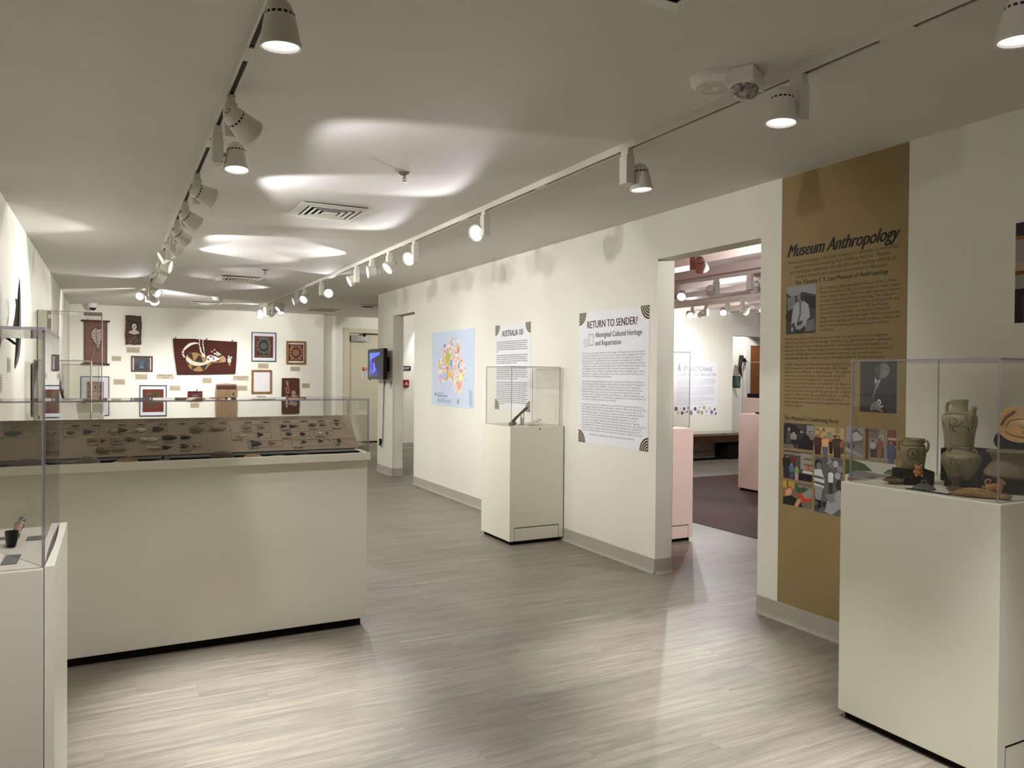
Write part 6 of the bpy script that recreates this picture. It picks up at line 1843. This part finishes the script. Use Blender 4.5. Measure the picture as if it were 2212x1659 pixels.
f.poly([(-0.395, 0.40), (-0.375, 0.40), (-0.365, 0.36), (-0.345, 0.305), (-0.362, 0.305), (-0.38, 0.34), (-0.395, 0.30), (-0.412, 0.30), (-0.398, 0.36)], (136, 134, 138))
f.ell(-0.383, 0.414, 0.012, 0.014, (136, 134, 138))
f.build('heading', t)
f = Flat()
rg = random.Random(8)
y = 0.168
for n in (7, 9, 5, 2):
    for k in range(n):
        f.words(-0.43, y, 0.86 * rg.uniform(0.92, 1) * (0.7 if k == n - 1 else 1), 0.0085, (186, 185, 190), rg, 0.0034)
        y -= 0.0182
    y -= 0.012
f.build('body_print', t)
f = Flat()
f.z = 0.0034
for x, y, r, c in ((-0.44, -0.335, 0.034, (96, 94, 96)), (-0.395, -0.40, 0.028, (196, 170, 112)), (-0.345, -0.335, 0.018, (190, 190, 192)), (-0.31, -0.405, 0.03, (84, 82, 84)), (-0.27, -0.335, 0.026, (74, 74, 74)), (-0.245, -0.405, 0.02, (160, 158, 154)), (-0.2, -0.385, 0.018, (90, 90, 90)), (-0.18, -0.32, 0.026, (150, 150, 152)), (-0.12, -0.405, 0.036, (120, 122, 122)), (-0.09, -0.345, 0.012, (206, 180, 110)), (-0.03, -0.34, 0.03, (80, 80, 76)), (0.04, -0.39, 0.035, (156, 156, 156)), (0.07, -0.315, 0.018, (176, 160, 164)), (0.12, -0.405, 0.032, (176, 150, 84)), (0.165, -0.32, 0.032, (190, 160, 126)), (0.215, -0.385, 0.025, (184, 172, 176)), (0.285, -0.335, 0.022, (190, 176, 130)), (0.335, -0.40, 0.032, (106, 108, 110)), (0.40, -0.355, 0.022, (92, 92, 92)), (0.425, -0.425, 0.02, (84, 84, 86))):
    f.ell(x, y, r, r * 1.05, c)
    f.ell(x, y, r * 0.55, r * 0.6, tuple(min(255, v + 26) for v in c))
f.build('coin_pictures', t)
t = thing('notice_board', 'small dark green notice in the recess past the coin poster', 'sign', (10.815, 11.3, 1.285), basis=ON_FAR)
MB().box(-0.105, 0.105, -0.115, 0.115, 0, 0.012).build('sign_plate', mat('green_sign', (46, 78, 64), 0.5, 0.3, var=0.03, scale=20), t, bevel=0.002)
f = Flat()
rg = random.Random(2)
f.words(-0.035, 0.08, 0.07, 0.016, (226, 230, 222), rg, 0.0125)
for k in range(11):
    f.words(-0.085, 0.05 - k * 0.0135, 0.17, 0.006, (150, 172, 160), rg, 0.0125)
f.build('sign_lettering', t)
t = thing('animal_horn', 'black curved horn held on a wall bracket in the recess', 'horn', (10.74, 11.1, 1.60))
MB().tube([(0.02, 0, 0.19), (0.0, 0, 0.1), (-0.02, 0, 0.0), (-0.02, 0, -0.1), (0.03, 0, -0.2), (0.05, 0, -0.23)], [0.045, 0.042, 0.036, 0.028, 0.016, 0.01], 12).build('horn_body', WOODK, t, smooth=60)
t = thing('wall_bracket', 'black metal bracket holding the horn in the recess', 'bracket', (11.02, 11.3, 1.70))
MB().box(-0.03, 0.03, -0.012, 0, -0.05, 0.05).build('back_plate', M['gap'], t)
MB().tube([(0, -0.01, 0), (-0.03, -0.1, -0.01), (-0.24, -0.2, 0.0)], 0.012, 8).tube([(-0.03, -0.1, -0.01), (-0.26, -0.2, -0.18)], 0.007, 8).build('bracket_arm', M['gap'], t, smooth=60)

bpy.data.objects.remove(_fo)
